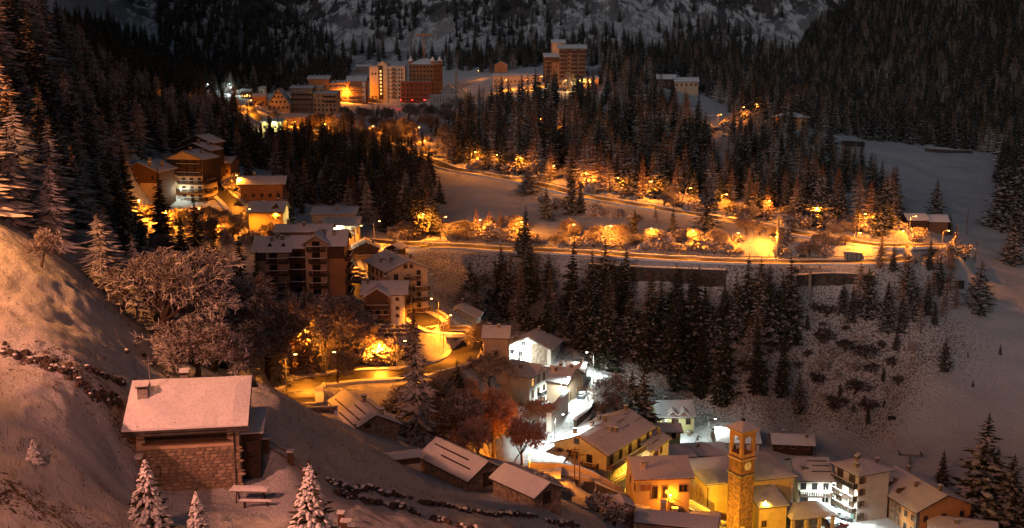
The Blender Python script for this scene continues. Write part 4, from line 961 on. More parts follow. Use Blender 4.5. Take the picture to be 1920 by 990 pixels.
simple('hipped_chalet', 'dark chalet with flat pyramid snowy roof above the right forest', 1462, 238, 528, 3, 12.5, 10, 4.6, 'L', 'hip', 18, M_orange, chim=((.5, .5),), F=(3, 1), over=1.3)
simple('meadow_barn', 'left of two dark barns with snowy roofs on the right ski meadow', 1702, 428, 384, 4, 6.2, 5, 2.7, 'L', 'gx', 30, M_dark, chim=(), cat='barn')
r, v = simple('meadow_barn', 'right hand dark log barn under the lone tall spruce on the ski meadow', 1731, 431, 378, -4, 7.6, 6, 2.8, 'L', 'gx', 28, M_wood, chim=(), cat='barn')
simple('cliff_house', 'orange walled house high in the dark spruces at the top left', 57, 64, 375, -5, 5.0, 6, 6, 'L', 'gx', 24, M_orange, chim=((.8, .3),), F=(1, 1))
# roofs below the village road
r, v = simple('garden_shed', 'small dark gabled shed below the orange lit road', 1152, 974, 178, 8, 3.0, 3, 1.7, 'L', 'gy', 28, M_stone, chim=(), cat='shed', snow=.14, over=.3)
r, v = simple('garden_shed', 'pale low shed with tilted snowy roof left of the gate pillars', 1132, 960, 179, 5, 3.0, 2, 1.2, 'L', 'shed', 10, M_pink, chim=(), cat='shed', snow=.16, over=.25)
simple('flat_roof_garage', 'long garage under a flat snowy roof in front of the gate pillars', 1192, 1003, 175, -14, 11.5, 3.6, 1.9, 'L', 'shed', 5, M_pink, chim=(), cat='garage', over=.3)
simple('flat_roof_garage', 'square garage with flat snowy roof nearest the church wall', 1286, 1004, 180, -10, 5.6, 4.5, 2.4, 'L', 'flat', 0, M_yellow, chim=(), cat='garage', over=.3)

# ---------------------------------------------------------------- walls, rails and other road furniture
def wall_between(pix, h, thick, m_, name, label, cat, down=1.5, cap=True, group=None, step=3.0):
    pp = spline([ground(*p) for p in pix], step); n = len(pp); vs = []; cs = []
    o0 = pp[0]; root = thing(name, label, cat, o0, 0, group)
    for i, p in enumerate(pp):
        d = pp[min(i + 1, n - 1)] - pp[max(i - 1, 0)]; d.z = 0; d.normalize(); s = Vector((d.y, -d.x, 0)) * thick / 2
        z = p.z; q = p - o0
        for e in (-1, 1): vs += [q + s * e + Vector((0, 0, -down)), q + s * e + Vector((0, 0, h))]
        for e in (-1.15, 1.15): cs += [q + s * e + Vector((0, 0, h + .005)), q + s * e * .9 + Vector((0, 0, h + .2 + random.uniform(-.03, .03)))]
    fs = []
    for i in range(n - 1):
        a, b = 4 * i, 4 * i + 4; fs += [(a, a+1, b+1, b), (a+1, a+3, b+3, b+1), (a+3, a+2, b+2, b+3)]
    fs += [(0, 2, 3, 1), (4*n-4, 4*n-3, 4*n-1, 4*n-2)]
    me = MB().add(vs, fs); me.build('wall', m_, root)
    if cap: MB().add(cs, fs).build('snow_cap', M_snow, root)
    return root
M_wallst = mat('rough_wall_stone', (.085, .07, .055), .95, .5, .9, 1.0, 2.5)
def parapet(k, lo, hi, side, label, h=.9, m_=None, vmin=0, vmax=2000, off=1.35):
    line = lineseg(k, lo, hi, vmin, vmax)
    if len(line) < 3: return
    hw = RW[k] / 2 + off; n = len(line); o0 = line[0]; vs = []; cs = []
    for i, p in enumerate(line):
        d = line[min(i+1, n-1)] - line[max(i-1, 0)]; d.z = 0; d.normalize(); s = Vector((d.y, -d.x, 0)); q = p - o0
        for e in (hw, hw + .4): vs += [q + s * side * e + Vector((0, 0, -3)), q + s * side * e + Vector((0, 0, h))]
        for e in (hw - .05, hw + .45): cs += [q + s * side * e + Vector((0, 0, h + .004)), q + s * side * e + Vector((0, 0, h + .18))]
    fs = []
    for i in range(n - 1):
        a, b = 4*i, 4*i+4; fs += [(a, a+1, b+1, b), (a+1, a+3, b+3, b+1), (a+3, a+2, b+2, b+3)]
    r = thing('road_parapet', label, 'wall', o0, 0, 'parapets along the mountain road')
    MB().add(vs, fs + [(0, 2, 3, 1), (4*n-4, 4*n-3, 4*n-1, 4*n-2)]).build('wall', m_ or M_cream, r); MB().add(cs, fs).build('snow_cap', M_snow, r)
parapet('village', 1020, 1390, 1, 'long bright parapet between the orange lit road and the church', 1.0, M_cream, 880)
parapet('village', 960, 1180, -1, 'low parapet on the near side of the orange lit road left of the church', .35, M_stone2, 870) if False else None
parapet('village', 780, 900, 1, 'bright parapet round the outside of the upper road bend', .8, M_stone, 590, 700)
parapet('village', 545, 640, -1, 'bright curved parapet round the lower hairpin behind the stone hut', .7, M_stone, 738, 800)
def guard_rail(k, lo, hi, side, label, vmin=0, vmax=2000):
    line = lineseg(k, lo, hi, vmin, vmax); hw = RW[k] / 2 + .9
    if len(line) < 3: return
    n = len(line); o0 = line[0]; b = MB(); po = MB()
    P_ = []
    for i, p in enumerate(line):
        d = line[min(i+1, n-1)] - line[max(i-1, 0)]; d.z = 0; d.normalize(); P_.append(p - o0 + Vector((d.y, -d.x, 0)) * side * hw)
    for i in range(n - 1): b.tube(P_[i] + Vector((0, 0, .75)), P_[i+1] + Vector((0, 0, .75)), .16, n=4, cap=False)
    for i in range(0, n, 2): po.box(P_[i].x - .07, P_[i].x + .07, P_[i].y - .07, P_[i].y + .07, P_[i].z - .5, P_[i].z + .7)
    r = thing('guard_rail', label, 'guard rail', o0, 0, 'guard rails along the valley roads'); b.build('rail', M_galv, r); tag(po.build('posts', M_galv, r), kind='stuff')
guard_rail('upper', 850, 1680, 1, 'steel guard rail on the downhill edge of the upper forest road')
guard_rail('lower', 800, 1760, -1, 'steel guard rail on the downhill edge of the lower road', 440)
guard_rail('lower', 800, 1760, 1, 'steel guard rail on the downhill side of the lower valley road') if False else None
guard_rail('hamlet', 370, 470, 1, 'bright rail along the lit lane beside the stepped apartments')
wall_between([(1104, 515, 287), (1200, 521, 286), (1360, 527, 285)], 3.0, .8, M_wallst, 'retaining_wall', 'long dark retaining wall below the lower road, left of the pylon', 'wall', 2)
wall_between([(1495, 532, 284), (1560, 528, 286), (1640, 532, 287)], 2.4, .8, M_wallst, 'retaining_wall', 'dark retaining wall below the lower road, beside the lift pylon', 'wall', 2)
wall_between([(1758, 540, 290), (1805, 540, 292)], 2.2, .8, M_wallst, 'retaining_wall', 'shortest dark retaining wall, below the road hairpin on the right', 'wall', 2)
wall_between([(470, 592, 240), (560, 600, 236), (620, 588, 240), (652, 566, 247), (655, 540, 254)], 5.5, .7, M_wallst, 'terrace_wall', 'curved dark terrace wall in front of the large dark apartment house', 'wall', 6)
r = wall_between([(1029, 814, 206), (1046, 790, 214), (1062, 768, 224)], 4.2, 1.0, M_white, 'terrace_wall', 'bright white terrace wall with small openings along the white street', 'wall', 3)
r = wall_between([(1078, 806, 214), (1106, 782, 226), (1112, 752, 238)], 2.2, .6, M_wallst, 'street_wall', 'dark stone wall on the right side of the white street', 'wall', 4)
wall_between([(1010, 895, 182), (1060, 898, 186), (1112, 905, 188)], 0.8, .4, M_cream, 'garden_wall', 'flat orange lit garden wall in front of the balcony house', 'wall', 3)
wall_between([(672, 672, 222), (720, 680, 220), (765, 672, 222)], .8, .8, M_wallst, 'road_wall', 'low stone wall under the brightest golden bushes', 'wall', 2)
# boulder wall under the chalet, stone by stone
g0 = ground(686, 640, 236); r = thing('boulder_wall', 'snow topped wall of big boulders below the round cornered chalet', 'wall', g0)
bs_ = []
for k in range(5):
    b = MB(); b.lump((0, 0, 0), .62, .45, .42, 7, 4, .22); bs_.append(b.mesh('boulder', [mat('boulder_stone', (.24, .19, .15), .95, .35, 1.4, .8)], False))
sn_ = []
for k in range(3): sn_.append(MB().lump((0, 0, .36), .56, .42, .12, 7, 3, .12).mesh('boulder_snow', M_snow, True))
for row in range(5):
    for k in range(11):
        x = k * 1.02 + random.uniform(-.15, .15) + (row % 2) * .4; y = row * .62 - k * .02 + 1.5
        o = link('boulder', random.choice(bs_), r, (x, y, row * .78 - 1.2 + random.uniform(-.1, .1) + .4), random.uniform(-.4, .4))
        if random.random() < .75: link('boulder_snow', random.choice(sn_), o)
# gate pillars
for (u, v, lb) in ((1243, 962, 'taller left gate pillar on the orange road wall'), (1265, 968, 'shorter right gate pillar on the orange road wall')):
    p = ground(u, v + 12, 178); h_ = 3.2 if u < 1250 else 2.6
    r = thing('gate_pillar', lb, 'pillar', p); MB().box(-.45, .45, -.45, .45, -1.5, h_).build('shaft', M_cream, r); MB().box(-.55, .55, -.55, .55, h_ + .005, h_ + .22).build('snow_cap', M_snow, r)

# ---------------------------------------------------------------- street lamps and their light
SOD = (1.0, 0.27, 0.016); AMB = (1.0, 0.24, 0.03); WHT = (0.86, 1.0, 0.93); YEL = (1.0, 0.48, 0.03)
M_sod = emit('sodium_glass', (1.0, .55, .14), 22); M_wht = emit('mercury_glass', (.9, 1.0, .95), 22); M_red = emit('red_glass', (1, .02, .03), 9)
_lm = {}
def lamp_meshes(style, gm):
    k = (style, gm.name)
    if k not in _lm:
        p, hd, gl = MB(), MB(), MB()
        if style == 'post':
            p.tube((0, 0, -1), (0, 0, 6.6), .09, .06, 6); p.tube((0, 0, 6.6), (.35, 0, 6.95), .05, .05, 5); p.tube((.35, 0, 6.95), (1.3, 0, 7.05), .05, .04, 5)
            hd.add([(1.1, -.16, 7.02), (1.95, -.12, 7.06), (1.95, .12, 7.06), (1.1, .16, 7.02), (1.2, -.1, 7.2), (1.85, -.08, 7.18), (1.85, .08, 7.18), (1.2, .1, 7.2)], [(0, 1, 5, 4), (1, 2, 6, 5), (2, 3, 7, 6), (3, 0, 4, 7), (4, 5, 6, 7), (0, 3, 2, 1)])
            gl.lump((1.55, 0, 6.98), .28, .12, .1, 8, 4, 0); lp = (1.55, 0, 6.6)
        elif style == 'short':
            p.tube((0, 0, -1), (0, 0, 3.9), .08, .05, 6); hd.tube((0, 0, 4.32), (0, 0, 4.4), .26, .1, 8); gl.lump((0, 0, 4.12), .2, .2, .2, 8, 5, 0); lp = (0, -.1, 3.75)
        elif style == 'wall':
            p.tube((0, 0, 0), (0, -.7, .25), .04, .04, 5); hd.tube((0, -.7, .3), (0, -.7, .42), .2, .1, 8); gl.lump((0, -.7, .18), .16, .16, .13, 8, 4, 0); lp = (0, -.75, -.15)
        elif style == 'flood':
            p.tube((0, 0, -1), (0, 0, .7), .07, .07, 5); hd.box(-.3, .3, -.12, .06, .55, .95); gl.box(-.26, .26, .061, .09, .6, .92); lp = (0, .3, .8)
        _lm[k] = (p.mesh('pole', M_galv), hd.mesh('lamp_head', M_metal), gl.mesh('lamp_glass', gm, True), lp)
    return _lm[k]
_ld = {}
LAMPS = []
def lamp(u, v, Y, label, P=2500, col=SOD, style='post', rz=0, lift=0, gm=None, pos=None, spot=False, r=.25):
    p = pos or ground(u, v, Y)
    gm = gm or (M_wht if col is WHT else M_sod)
    pm, hm, glm, lp = lamp_meshes(style, gm)
    t = thing('street_lamp' if style in ('post', 'short') else ('wall_lamp' if style == 'wall' else 'floodlight'), label, 'lamp', (p.x, p.y, p.z + lift), R(rz), 'lamps of the village and its roads')
    link('pole' if style != 'wall' else 'bracket', pm, t); h_ = link('lamp_head', hm, t); link('lamp_glass', glm, t)
    sp = style == 'post' and p.y < 375 and (u < 780 or v > 590)
    key = (P, col, r, sp)
    if key not in _ld:
        l = bpy.data.lights.new('lamp_light', 'SPOT' if sp else 'POINT'); l.energy = P * LK; l.color = col; l.shadow_soft_size = r; _ld[key] = l
        if sp: l.spot_size = R(158); l.spot_blend = .55
    lo = link('lamp_light', _ld[key], t, lp)
    LAMPS.append((t.location.copy(), u, v)); return t
LK = 2.6
# upper road
for (u, v, Y, P, lb) in (
    (884, 318, 426, 3600, 'lamp by the first golden bush where the upper road leaves the forest'), (968, 330, 410, 2600, 'lamp beside the dark round spruce on the upper road'),
    (1090, 362, 381, 3200, 'lamp on the upper road above the meadow centre'), (1212, 379, 366, 3000, 'lamp in the golden bushes halfway along the upper road'),
    (1352, 405, 342, 4600, 'lamp in the brightest golden bush of the upper road'), (1520, 433, 323, 4200, 'lamp in the golden bushes right of the tall lift pylon'),
    (925, 324, 415, 1500, 'fill lamp added second from the left on the upper road'), (1030, 347, 394, 1600, 'fill lamp added left of the one above the meadow centre'), (1150, 371, 372, 1600, 'fill lamp added between the meadow centre and the halfway bushes'), (1285, 392, 352, 1800, 'fill lamp added right of the halfway bushes on the upper road'), (1432, 418, 330, 1900, 'fill lamp added directly above the tall lift pylon'), (1610, 446, 312, 2000, 'fill lamp added left of the right hairpin bushes'),  # lamps added between the others to join up the glow along the road
    (1704, 450, 312, 3400, 'lamp in the golden bushes by the right hairpin'),
    (790, 296, 456, 3800, 'lamp in the golden trees left of the upper road mouth'), (780, 268, 480, 2600, 'lamp above the golden trees below the park'), (735, 258, 492, 2500, 'lamp over the park path'),
    (694, 266, 502, 3600, 'lamp in the golden bushes below the park'), (604, 262, 520, 2800, 'lamp below the terraced block'), (575, 248, 545, 2600, 'lamp beside the small lit wall under the terraced block'), (548, 258, 545, 2600, 'lamp between the tan house and the forest')):
    lamp(u, v, Y, 'sodium ' + lb, P)
for (u, v, Y, P, lb) in (
    (784, 447, 302, 3000, 'lamp among the trunks where the lower road enters the trees'), (826, 452, 301, 1800, 'lamp behind the small bare larches on the lower road'), (968, 462, 299, 2600, 'lamp behind the tall spruce on the lower road'),
    (890, 458, 300, 1500, 'fill lamp added behind the row of small larches'), (1065, 467, 298, 1800, 'fill lamp added at the left end of the hedge on the lower road'), (1210, 475, 295, 2000, 'fill lamp added in the middle of the hedge on the lower road'), (1372, 484, 293, 2000, 'fill lamp added at the right end of the hedge on the lower road'), (1680, 480, 296, 2000, 'fill lamp added between the snow heap and the hairpin'),  # in-between lamps, put in so the lower road's glow runs unbroken
    (1134, 470, 296, 3400, 'lamp left in the hedge of golden shrubs on the lower road'), (1288, 480, 294, 3600, 'lamp right in the hedge of golden shrubs on the lower road'), (1443, 486, 292, 4200, 'lamp at the foot of the tall lift pylon'),
    (1600, 483, 294, 3400, 'lamp by the snow heap on the lower road'), (1765, 478, 303, 2400, 'lamp at the outermost bend of the hairpin'),
    (702, 461, 306, 1100, 'lamp right of the brown cottage'), (637, 515, 268, 3200, 'lamp at the corner of the dark apartment house'), (508, 446, 303, 3400, 'lamp below the tall yellow house'), (459, 441, 306, 3400, 'lamp at the left end of the hamlet lane'),
    (388, 335, 357, 1500, 'lamp at the corner of the stepped apartments'), (436, 372, 345, 3600, 'lamp halfway down the lit lane'), (404, 345, 356, 2600, 'lamp near the top of the lit lane'),
    (668, 470, 296, 3800, 'lamp at the junction before the brown cottage')):
    lamp(u, v, Y, 'sodium ' + lb, P)
lamp(712, 684, 217, 'sodium lamp inside the brightest golden bushes under the boulder wall', 5200, style='short')
lamp(823, 618, 232, 'sodium lamp on the upper road bend beside the scaffolded hut', 5500, rz=180)
lamp(832, 650, 222, 'sodium fill lamp added on the inside of the upper road bend', 4500, rz=0)  # extra lamp put in to light the bend evenly
lamp(745, 706, 201, 'sodium fill lamp added on the straight between the two road bends', 1500)  # added only to brighten this stretch of road
lamp(538, 746, 185, 'sodium lamp at the lower hairpin of the village road', 2000)
lamp(612, 733, 192, 'sodium lamp between the hairpin and the stone hut', 450)
lamp(575, 700, 205, 'sodium lamp among the golden bushes above the lower hairpin', 7000, style='short', lift=4.5)
lamp(993, 900, 174, 'orange globe lamp in front of the frosted reddish trees', 5200, style='short')
lamp(1170, 921, 188, 'sodium lamp left of the parish house beside the road', 4200, YEL)
lamp(1256, 970, 178, 'bright lamp between the two gate pillars', 700, SOD, 'short', r=.3)
lamp(0, 0, 0, 'sodium lamp on the road wall in front of the bell tower', 2600, YEL, 'flood', pos=Vector((44.0, 183.5, -84.2)), lift=.2)
lamp(1417, 1004, 189, 'tall curved street lamp before the church annex', 1500, YEL)
lamp(1330, 1010, 187, 'floodlight hidden at the foot of the church front', 4200, YEL, 'flood')
# white lamps
lamp(1112, 715, 243, 'white street lamp at the top end of the white street', 4800, WHT, r=.35, rz=180)
lamp(1052, 765, 227, 'white street lamp halfway down the white street', 4000, WHT, rz=0)
lamp(1040, 842, 199, 'white street lamp at the lower end of the white street', 3000, WHT, rz=0)
lamp(966, 692, 250, 'white lamp beside the steps of the gabled white house', 2800, WHT, 'short')
lamp(1327, 838, 252, 'white lamp on the snow behind the bell tower', 900, WHT)
lamp(1212, 905, 210, 'white lamp in the yard of the balcony house', 160, (1.0, .95, .5), 'short')
lamp(1262, 838, 232, 'white lamp in the lane of the hollow', 500, WHT, 'short')
lamp(1545, 968, 207, 'white street lamp above the snow covered parked cars', 4500, WHT)
lamp(1588, 990, 203, 'white street lamp before the tall white house', 1800, WHT, rz=180)
for (u, v, Y, lb) in ((340, 378, 320, 'left of two white lamps under the stepped apartments'), (363, 372, 322, 'right of two white lamps under the stepped apartments')):
    lamp(u, v, Y, lb, 350, (.9, 1, .8), 'short')
for (x, lb) in ((1.2, 'left white arched lamp on the lit hall'), (4.4, 'right yellowish arched lamp on the lit hall')):
    g = bpy.data.objects['lit_hall'].matrix_basis @ Vector((x, -.1, 3.9)); lamp(0, 0, 0, lb, 1500, (1.0, .95, .6), 'wall', pos=g, gm=M_wht)
g = bpy.data.objects['lit_hall'].matrix_basis @ Vector((5, -5, 3.4)); 
# upper village lamps
for (u, v, Y, P, c, lb) in ((645, 192, 770, 6500, SOD, 'sodium lamp on the terrace before the brown hotel'), (672, 190, 785, 5500, SOD, 'sodium lamp right of the brown hotel'), (717, 190, 785, 6500, SOD, 'sodium lamp at the foot of the tall pale hotel'), (733, 191, 786, 3500, SOD, 'sodium lamp at the entrance of the tall pale hotel'),
    (806, 184, 752, 5200, SOD, 'sodium lamp in front of the turreted hotel'), (893, 150, 752, 700, SOD, 'tall lone sodium lamp between the arched hall and the long hotel'), (985, 170, 732, 3500, SOD, 'sodium lamp under the long hotel'), (945, 170, 735, 4200, SOD, 'sodium lamp at the left end of the long hotel'), (1012, 163, 735, 4200, SOD, 'sodium lamp by the gap left of the tower hotel'),
    (1056, 172, 721, 2200, SOD, 'sodium lamp before the bright base building'), (1029, 176, 720, 900, WHT, 'white lamp left of the bright base building'), (1083, 172, 722, 3500, (1, .8, .3), 'yellow lamp at the right end of the base building'), (1100, 172, 722, 2600, AMB, 'dim sodium lamp by the orange annex'),
    (460, 200, 678, 4200, SOD, 'sodium lamp under the small house with four lit windows'), (466, 212, 650, 3200, SOD, 'sodium lamp at the first bend below the upper village'), (427, 176, 700, 1300, WHT, 'white lamp left of the upper village, left of a pair'), (434, 180, 698, 1100, WHT, 'white lamp left of the upper village, right of a pair'), (386, 178, 700, 500, WHT, 'faint white lamp farthest left of the upper village'),
    (505, 262, 568, 1500, (1, .9, .5), 'white lamp before the pale yellow lit house'), (512, 205, 690, 1800, SOD, 'sodium lamp before the triangular house'), (312, 212, 490, 1500, SOD, 'sodium lamp beside the small orange shed'),
    (279, 202, 470, 250, SOD, 'tiny sodium lamp in the left forest'), (1008, 250, 545, 1500, SOD, 'sodium lamp glimpsed deep in the forest, leftmost'), (1040, 258, 530, 1700, SOD, 'sodium lamp glimpsed deep in the forest below the tower hotel'), (1117, 244, 545, 1300, SOD, 'sodium lamp glimpsed in the middle of the forest'), (1240, 240, 545, 800, SOD, 'sodium lamp glimpsed in the forest left of the ski run'),
    (1345, 242, 540, 2200, SOD, 'sodium lamp beside the wall across the ski run'), (1388, 228, 555, 1400, SOD, 'sodium lamp right of the ski run, lower of two'), (1412, 222, 560, 700, SOD, 'sodium lamp right of the ski run, upper of two'), (1385, 248, 540, 1200, SOD, 'sodium lamp between the larches right of the ski run')):
    lamp(u, v, Y, lb, P, c)
# left hillside, seen only by its light and its posts between the trees
for (u, v, Y, P, lb) in ((196, 402, 262, 1100, 'sodium lamp behind the first spruces, leftmost of the car park'), (214, 398, 268, 1100, 'sodium lamp behind the spruces, middle of the car park'), (262, 404, 282, 1500, 'sodium lamp right of the spruces by the car park'), (312, 425, 285, 2600, 'sodium lamp below the brown apartments'), (375, 418, 295, 3600, 'sodium lamp beside the snowy canopy'), (410, 448, 280, 2400, 'sodium lamp in the golden shrubs under the lane')):
    lamp(u, v, Y, lb, P * 1.3, style='short')
def unseen_lamp(x, y, P, lb, col=AMB, lift=0.0):
    t = lamp(0, 0, 0, lb, P / LK * 2.4, col, 'short', pos=Vector((x, y, h_at(x, y))), r=1.0); t.scale = (1.4, 1.4, 2.6 if lift else 2.1)
unseen_lamp(-60, 100, 24000, 'assumed sodium lamp just outside the left edge on the open slope', (1, .34, .09))  # assumed from the bright orange snow at the left edge
unseen_lamp(-90, 158, 20000, 'assumed unseen sodium lamp in the spruces outside the left edge', AMB)  # assumed lamp out of view, placed to light the leftmost trees
unseen_lamp(-106, 205, 5000, 'second assumed unseen sodium lamp in the spruces outside the left edge', AMB)  # likewise assumed, out of view beyond the left edge
RED = (1.0, .34, .21)
unseen_lamp(-60, 34, 90000, 'assumed unseen sodium lamp on the hillside left of the viewpoint', RED, 4)  # assumed off-frame source for the raking warm light on the foreground
unseen_lamp(-26, 26, 16000, 'unseen sodium fill lamp added just left of the viewpoint', RED, 4)  # added out of view to brighten the nearest slope
unseen_lamp(-30, -22, 38000, 'assumed unseen sodium lamp on the hillside behind the viewpoint', RED, 4)  # assumed behind the camera to cast reddish light over the near snow
unseen_lamp(22, -14, 7000, 'assumed unseen sodium lamp on the hillside right of the viewpoint', RED, 4)  # assumed out of view, gives weaker warm light from the right
for k, x in enumerate((752, 773, 796)):   # red lamps on short posts stand in for car brake lights
    p = at(x, 188, 744) - Vector((0, 0, 1.2)); t = thing('brake_light_stand_in', ['left', 'middle', 'right'][k] + ' one of the three red lights on the wall under the hotels', 'lamp', p, 0, 'red lights under the hotels')
    MB().tube((0, 0, -1), (0, 0, 1.3), .08).build('pole', M_metal, t); MB().lump((0, 0, 1.5), .32, .32, .32, 8, 5, 0).build('lamp_glass', M_red, t, True)
    l = bpy.data.lights.new('lamp_light', 'POINT'); l.energy = 900; l.color = (1, .02, .02); l.shadow_soft_size = .2; link('lamp_light', l, t, (0, -.6, 1.5))
wall_between([(745, 190, 752), (800, 191, 748), (850, 193, 742)], 1.6, .6, M_concrete, 'hotel_wall', 'straight wall under the three red lights', 'wall', 2)
# lit sign
p = ground(1527, 952, 208); r = thing('shop_sign', 'small kiosk with a bright greenish lit panel under a snowy roof', 'kiosk', p, R(-4))
MB().box(-1.4, 1.4, 0, 1.6, -1, 2.5).build('booth', M_galv, r)
def sign_mat():
    m, nt, bs = _new('lit_panel'); co = _coord(nt); a = _noise(nt, co, 1.8, 2)
    c = _mix(nt, _ramp(nt, a, .4, .6), (.55, 1, .75), (1, .9, .9)); nt.links.new(c, bs.inputs['Emission Color']); bs.inputs['Emission Strength'].default_value = 1.1; return m
MB().box(-1.25, 1.25, -.08, -.005, .5, 2.1).build('lit_panel', sign_mat(), r)
q = MB(); slab(q, [(-1.7, -.4, 2.5), (1.7, -.4, 2.5), (1.7, 2, 2.7), (-1.7, 2, 2.7)], 0.01, .3, 4, 3, .04); q.build('roof_snow', M_snow, r)

# ---------------------------------------------------------------- cars
def car(name, label, u, v, Y, rz, colm, snowed=True, group='parked cars'):
    p = ground(u, v, Y); r = thing(name, label, 'car', p, R(rz), group)
    prof = [(-2.1, .35), (-2.1, .85), (-1.75, .98), (-1.3, 1.38), (.35, 1.42), (1.05, .95), (1.95, .82), (2.12, .6), (2.12, .32)]
    def body(w, pr): 
        vs = [(x, s * w * (0.86 if z > 1.2 else 1), z) for s in (-1, 1) for x, z in pr]; n = len(pr)
        return vs, [tuple(range(n))[::-1], tuple(range(n, 2*n))] + [(i, (i+1) % n, n + (i+1) % n, n + i) for i in range(n)]
    MB().add(*body(.86, prof)).build('body', colm, r)
    MB().box(-1.55, .3, -.875, .875, 1.0, 1.3, 0).build('side_windows', M_glass, r)
    for x in (-1.35, 1.35):
        for s in (-1, 1):
            w = MB().tube((0, -.1, 0), (0, .1, 0), .33, n=12).build('wheel', M_slate, r, loc=(x, s * .8, .33)); MB().tube((0, -.12, 0), (0, .12, 0), .17, n=8).build('rim', M_galv, w)
    for s in (-1, 1): MB().box(2.08, 2.14, s * .6 - .18, s * .6 + .18, .55, .72).build('headlight', M_wframe, r)
    if snowed:
        sp = [(-1.75, 1.0), (-1.3, 1.4), (.35, 1.44), (.42, 1.42)]; b = MB(); b.lump((-.45, 0, 1.42), .98, .76, .17, 10, 4, .05); b.lump((1.5, 0, .9), .62, .78, .16, 8, 4, .05); b.lump((-1.75, 0, 1.05), .36, .74, .14, 8, 4, .05); tag(b.build('snow', M_snow, r, True), kind=None)
    return r
M_carg = mat('silver_paint', (.35, .36, .38), .35, .05, 1, 0); M_cark = mat('dark_paint', (.05, .055, .07), .3, .05, 1, 0); M_carr = mat('red_paint', (.25, .04, .03), .35, .05, 1, 0)
car('parked_car', 'dark car with a pale roof parked near the top of the white street', 1090, 746, 232, 84, M_cark)
car('parked_car', 'snow covered car left in the row before the tall white house', 1524, 968, 206, 12, M_carg); car('parked_car', 'snow covered car in the middle of the row before the tall white house', 1546, 974, 205, -62, M_carg)
car('parked_car', 'dark snow topped car under the white street lamp by the church', 1552, 984, 202, -50, M_cark); car('parked_car', 'snow covered car nearest the lit shop window', 1574, 970, 208, -20, M_carg)
car('parked_car', 'snow covered car right of the portico', 1570, 990, 200, 20, M_carr)
for k, (u, v, Y) in enumerate(((672, 512, 270), (669, 520, 266), (672, 528, 262))): car('parked_car', ['rearmost', 'middle', 'nearest'][k] + ' of three snowy cars on the bright bend by the orange apartments', u, v, Y, 8, M_carg)
# snow heap / grit container by the lower road
p = ground(1606, 490, 293); r = thing('grit_container', 'slanted snow topped container beside the lower road, right of the pylon', 'container', p, R(-6))
b = MB(); b.add([(x, y, z) for (x, z) in ((-2.8, 0), (2.4, 0), (1.4, 2.3), (-3.4, 2.6)) for y in (0, 2.2)], [(0, 2, 4, 6), (1, 7, 5, 3), (0, 1, 3, 2), (2, 3, 5, 4), (4, 5, 7, 6), (6, 7, 1, 0)]); b.build('body', M_concrete, r)
for k in range(4): MB().box(-2.6 + k * 1.25, -2.45 + k * 1.25, -.08, -.005, .2, 2.2).build('rib', M_metal, r)
q = MB(); slab(q, [(-3.5, -.1, 2.6), (1.5, -.1, 2.3), (1.5, 2.3, 2.3), (-3.5, 2.3, 2.6)], 0, .3, 5, 3, .05); q.build('snow', M_snow, r)

# ---------------------------------------------------------------- ski lift, poles and wires
def pylon(u, v, Y, h, label, T_=True, m_=None):
    p = ground(u, v, Y); r = thing('lift_pylon', label, 'pylon', p, R(-10), 'pylons of the chair lift')
    MB().tube((0, 0, -1), (0, 0, h), .5, .32, 10).build('mast', m_ or M_galv, r); MB().box(-2.6, 2.6, -.15, .15, h, h + .3).build('crossarm', M_galv, r)
    for s in (-1, 1):
        w = MB()
        w.box(s * 2.4 - .08, s * 2.4 + .08, -1.3, 1.3, h + .35, h + .5); w.build('sheave_beam', M_metal, r)
        for k in range(4): MB().tube((s * 2.4 - .1, -1.1 + k * .72, h + .55), (s * 2.4 + .1, -1.1 + k * .72, h + .55), .22, n=8).build('sheave', M_metal, r)
    MB().tube((0, -.5, 0), (0, -.4, h), .03, n=4).build('ladder', M_metal, r)
    return r, p + Vector((0, 0, h + .7))
py = [pylon(1330, 268, 505, 12, 'lift pylon standing on the ski run above the wall'), pylon(1456, 487, 293, 12.5, 'tall lift pylon lit orange beside the lower road'), pylon(1517, 563, 280, 8.5, 'lift pylon on the dark brushy slope below the retaining wall'), pylon(1705, 880, 240, 3.2, 'lift pylon frame behind the white house roofs')]
def wire(pts, r_=.025, sag=1.5, name='cable', label='steel cable', cat='cable'):
    b = MB()
    for p, q in zip(pts[:-1], pts[1:]):
        for k in range(10):
            a, c = p.lerp(q, k / 10), p.lerp(q, (k + 1) / 10); a = a - Vector((0, 0, sag * 4 * (k/10) * (1 - k/10))); c = c - Vector((0, 0, sag * 4 * ((k+1)/10) * (1 - (k+1)/10)))
            b.tube(a, c, r_, n=3, cap=False)
    return tag(b.build(name, M_metal), label, cat)
tops_ = [q for _, q in py]
for s, w in ((-2.4, 'left'), (2.4, 'right')): wire([t + Vector((s, 0, 0)) for t in tops_], .03, 2.0, 'haul_cable', w + ' haul cable of the chair lift running down the valley', 'cable')
def chair_(p, label):
    r = thing('lift_chair', label, 'lift chair', p, R(-10), 'chairs hanging on the lift')
    MB().tube((0, 0, 0), (0, 0, -2.4), .04, n=5).build('hanger', M_metal, r); MB().box(-.9, .9, -.45, 0, -3.0, -2.92).build('seat', M_metal, r); MB().box(-.9, .9, .0, .06, -2.9, -2.2).build('backrest', M_metal, r)
    for s in (-.9, .9): MB().tube((s, -.4, -2.95), (s, 0, -2.4), .04, n=4).build('arm_frame', M_metal, r)
    MB().tube((-.9, 0, -2.4), (.9, 0, -2.4), .04, n=4).build('crossbar', M_metal, r)
ords = ['first', 'second', 'third', 'fourth', 'fifth', 'sixth', 'seventh', 'eighth', 'ninth']
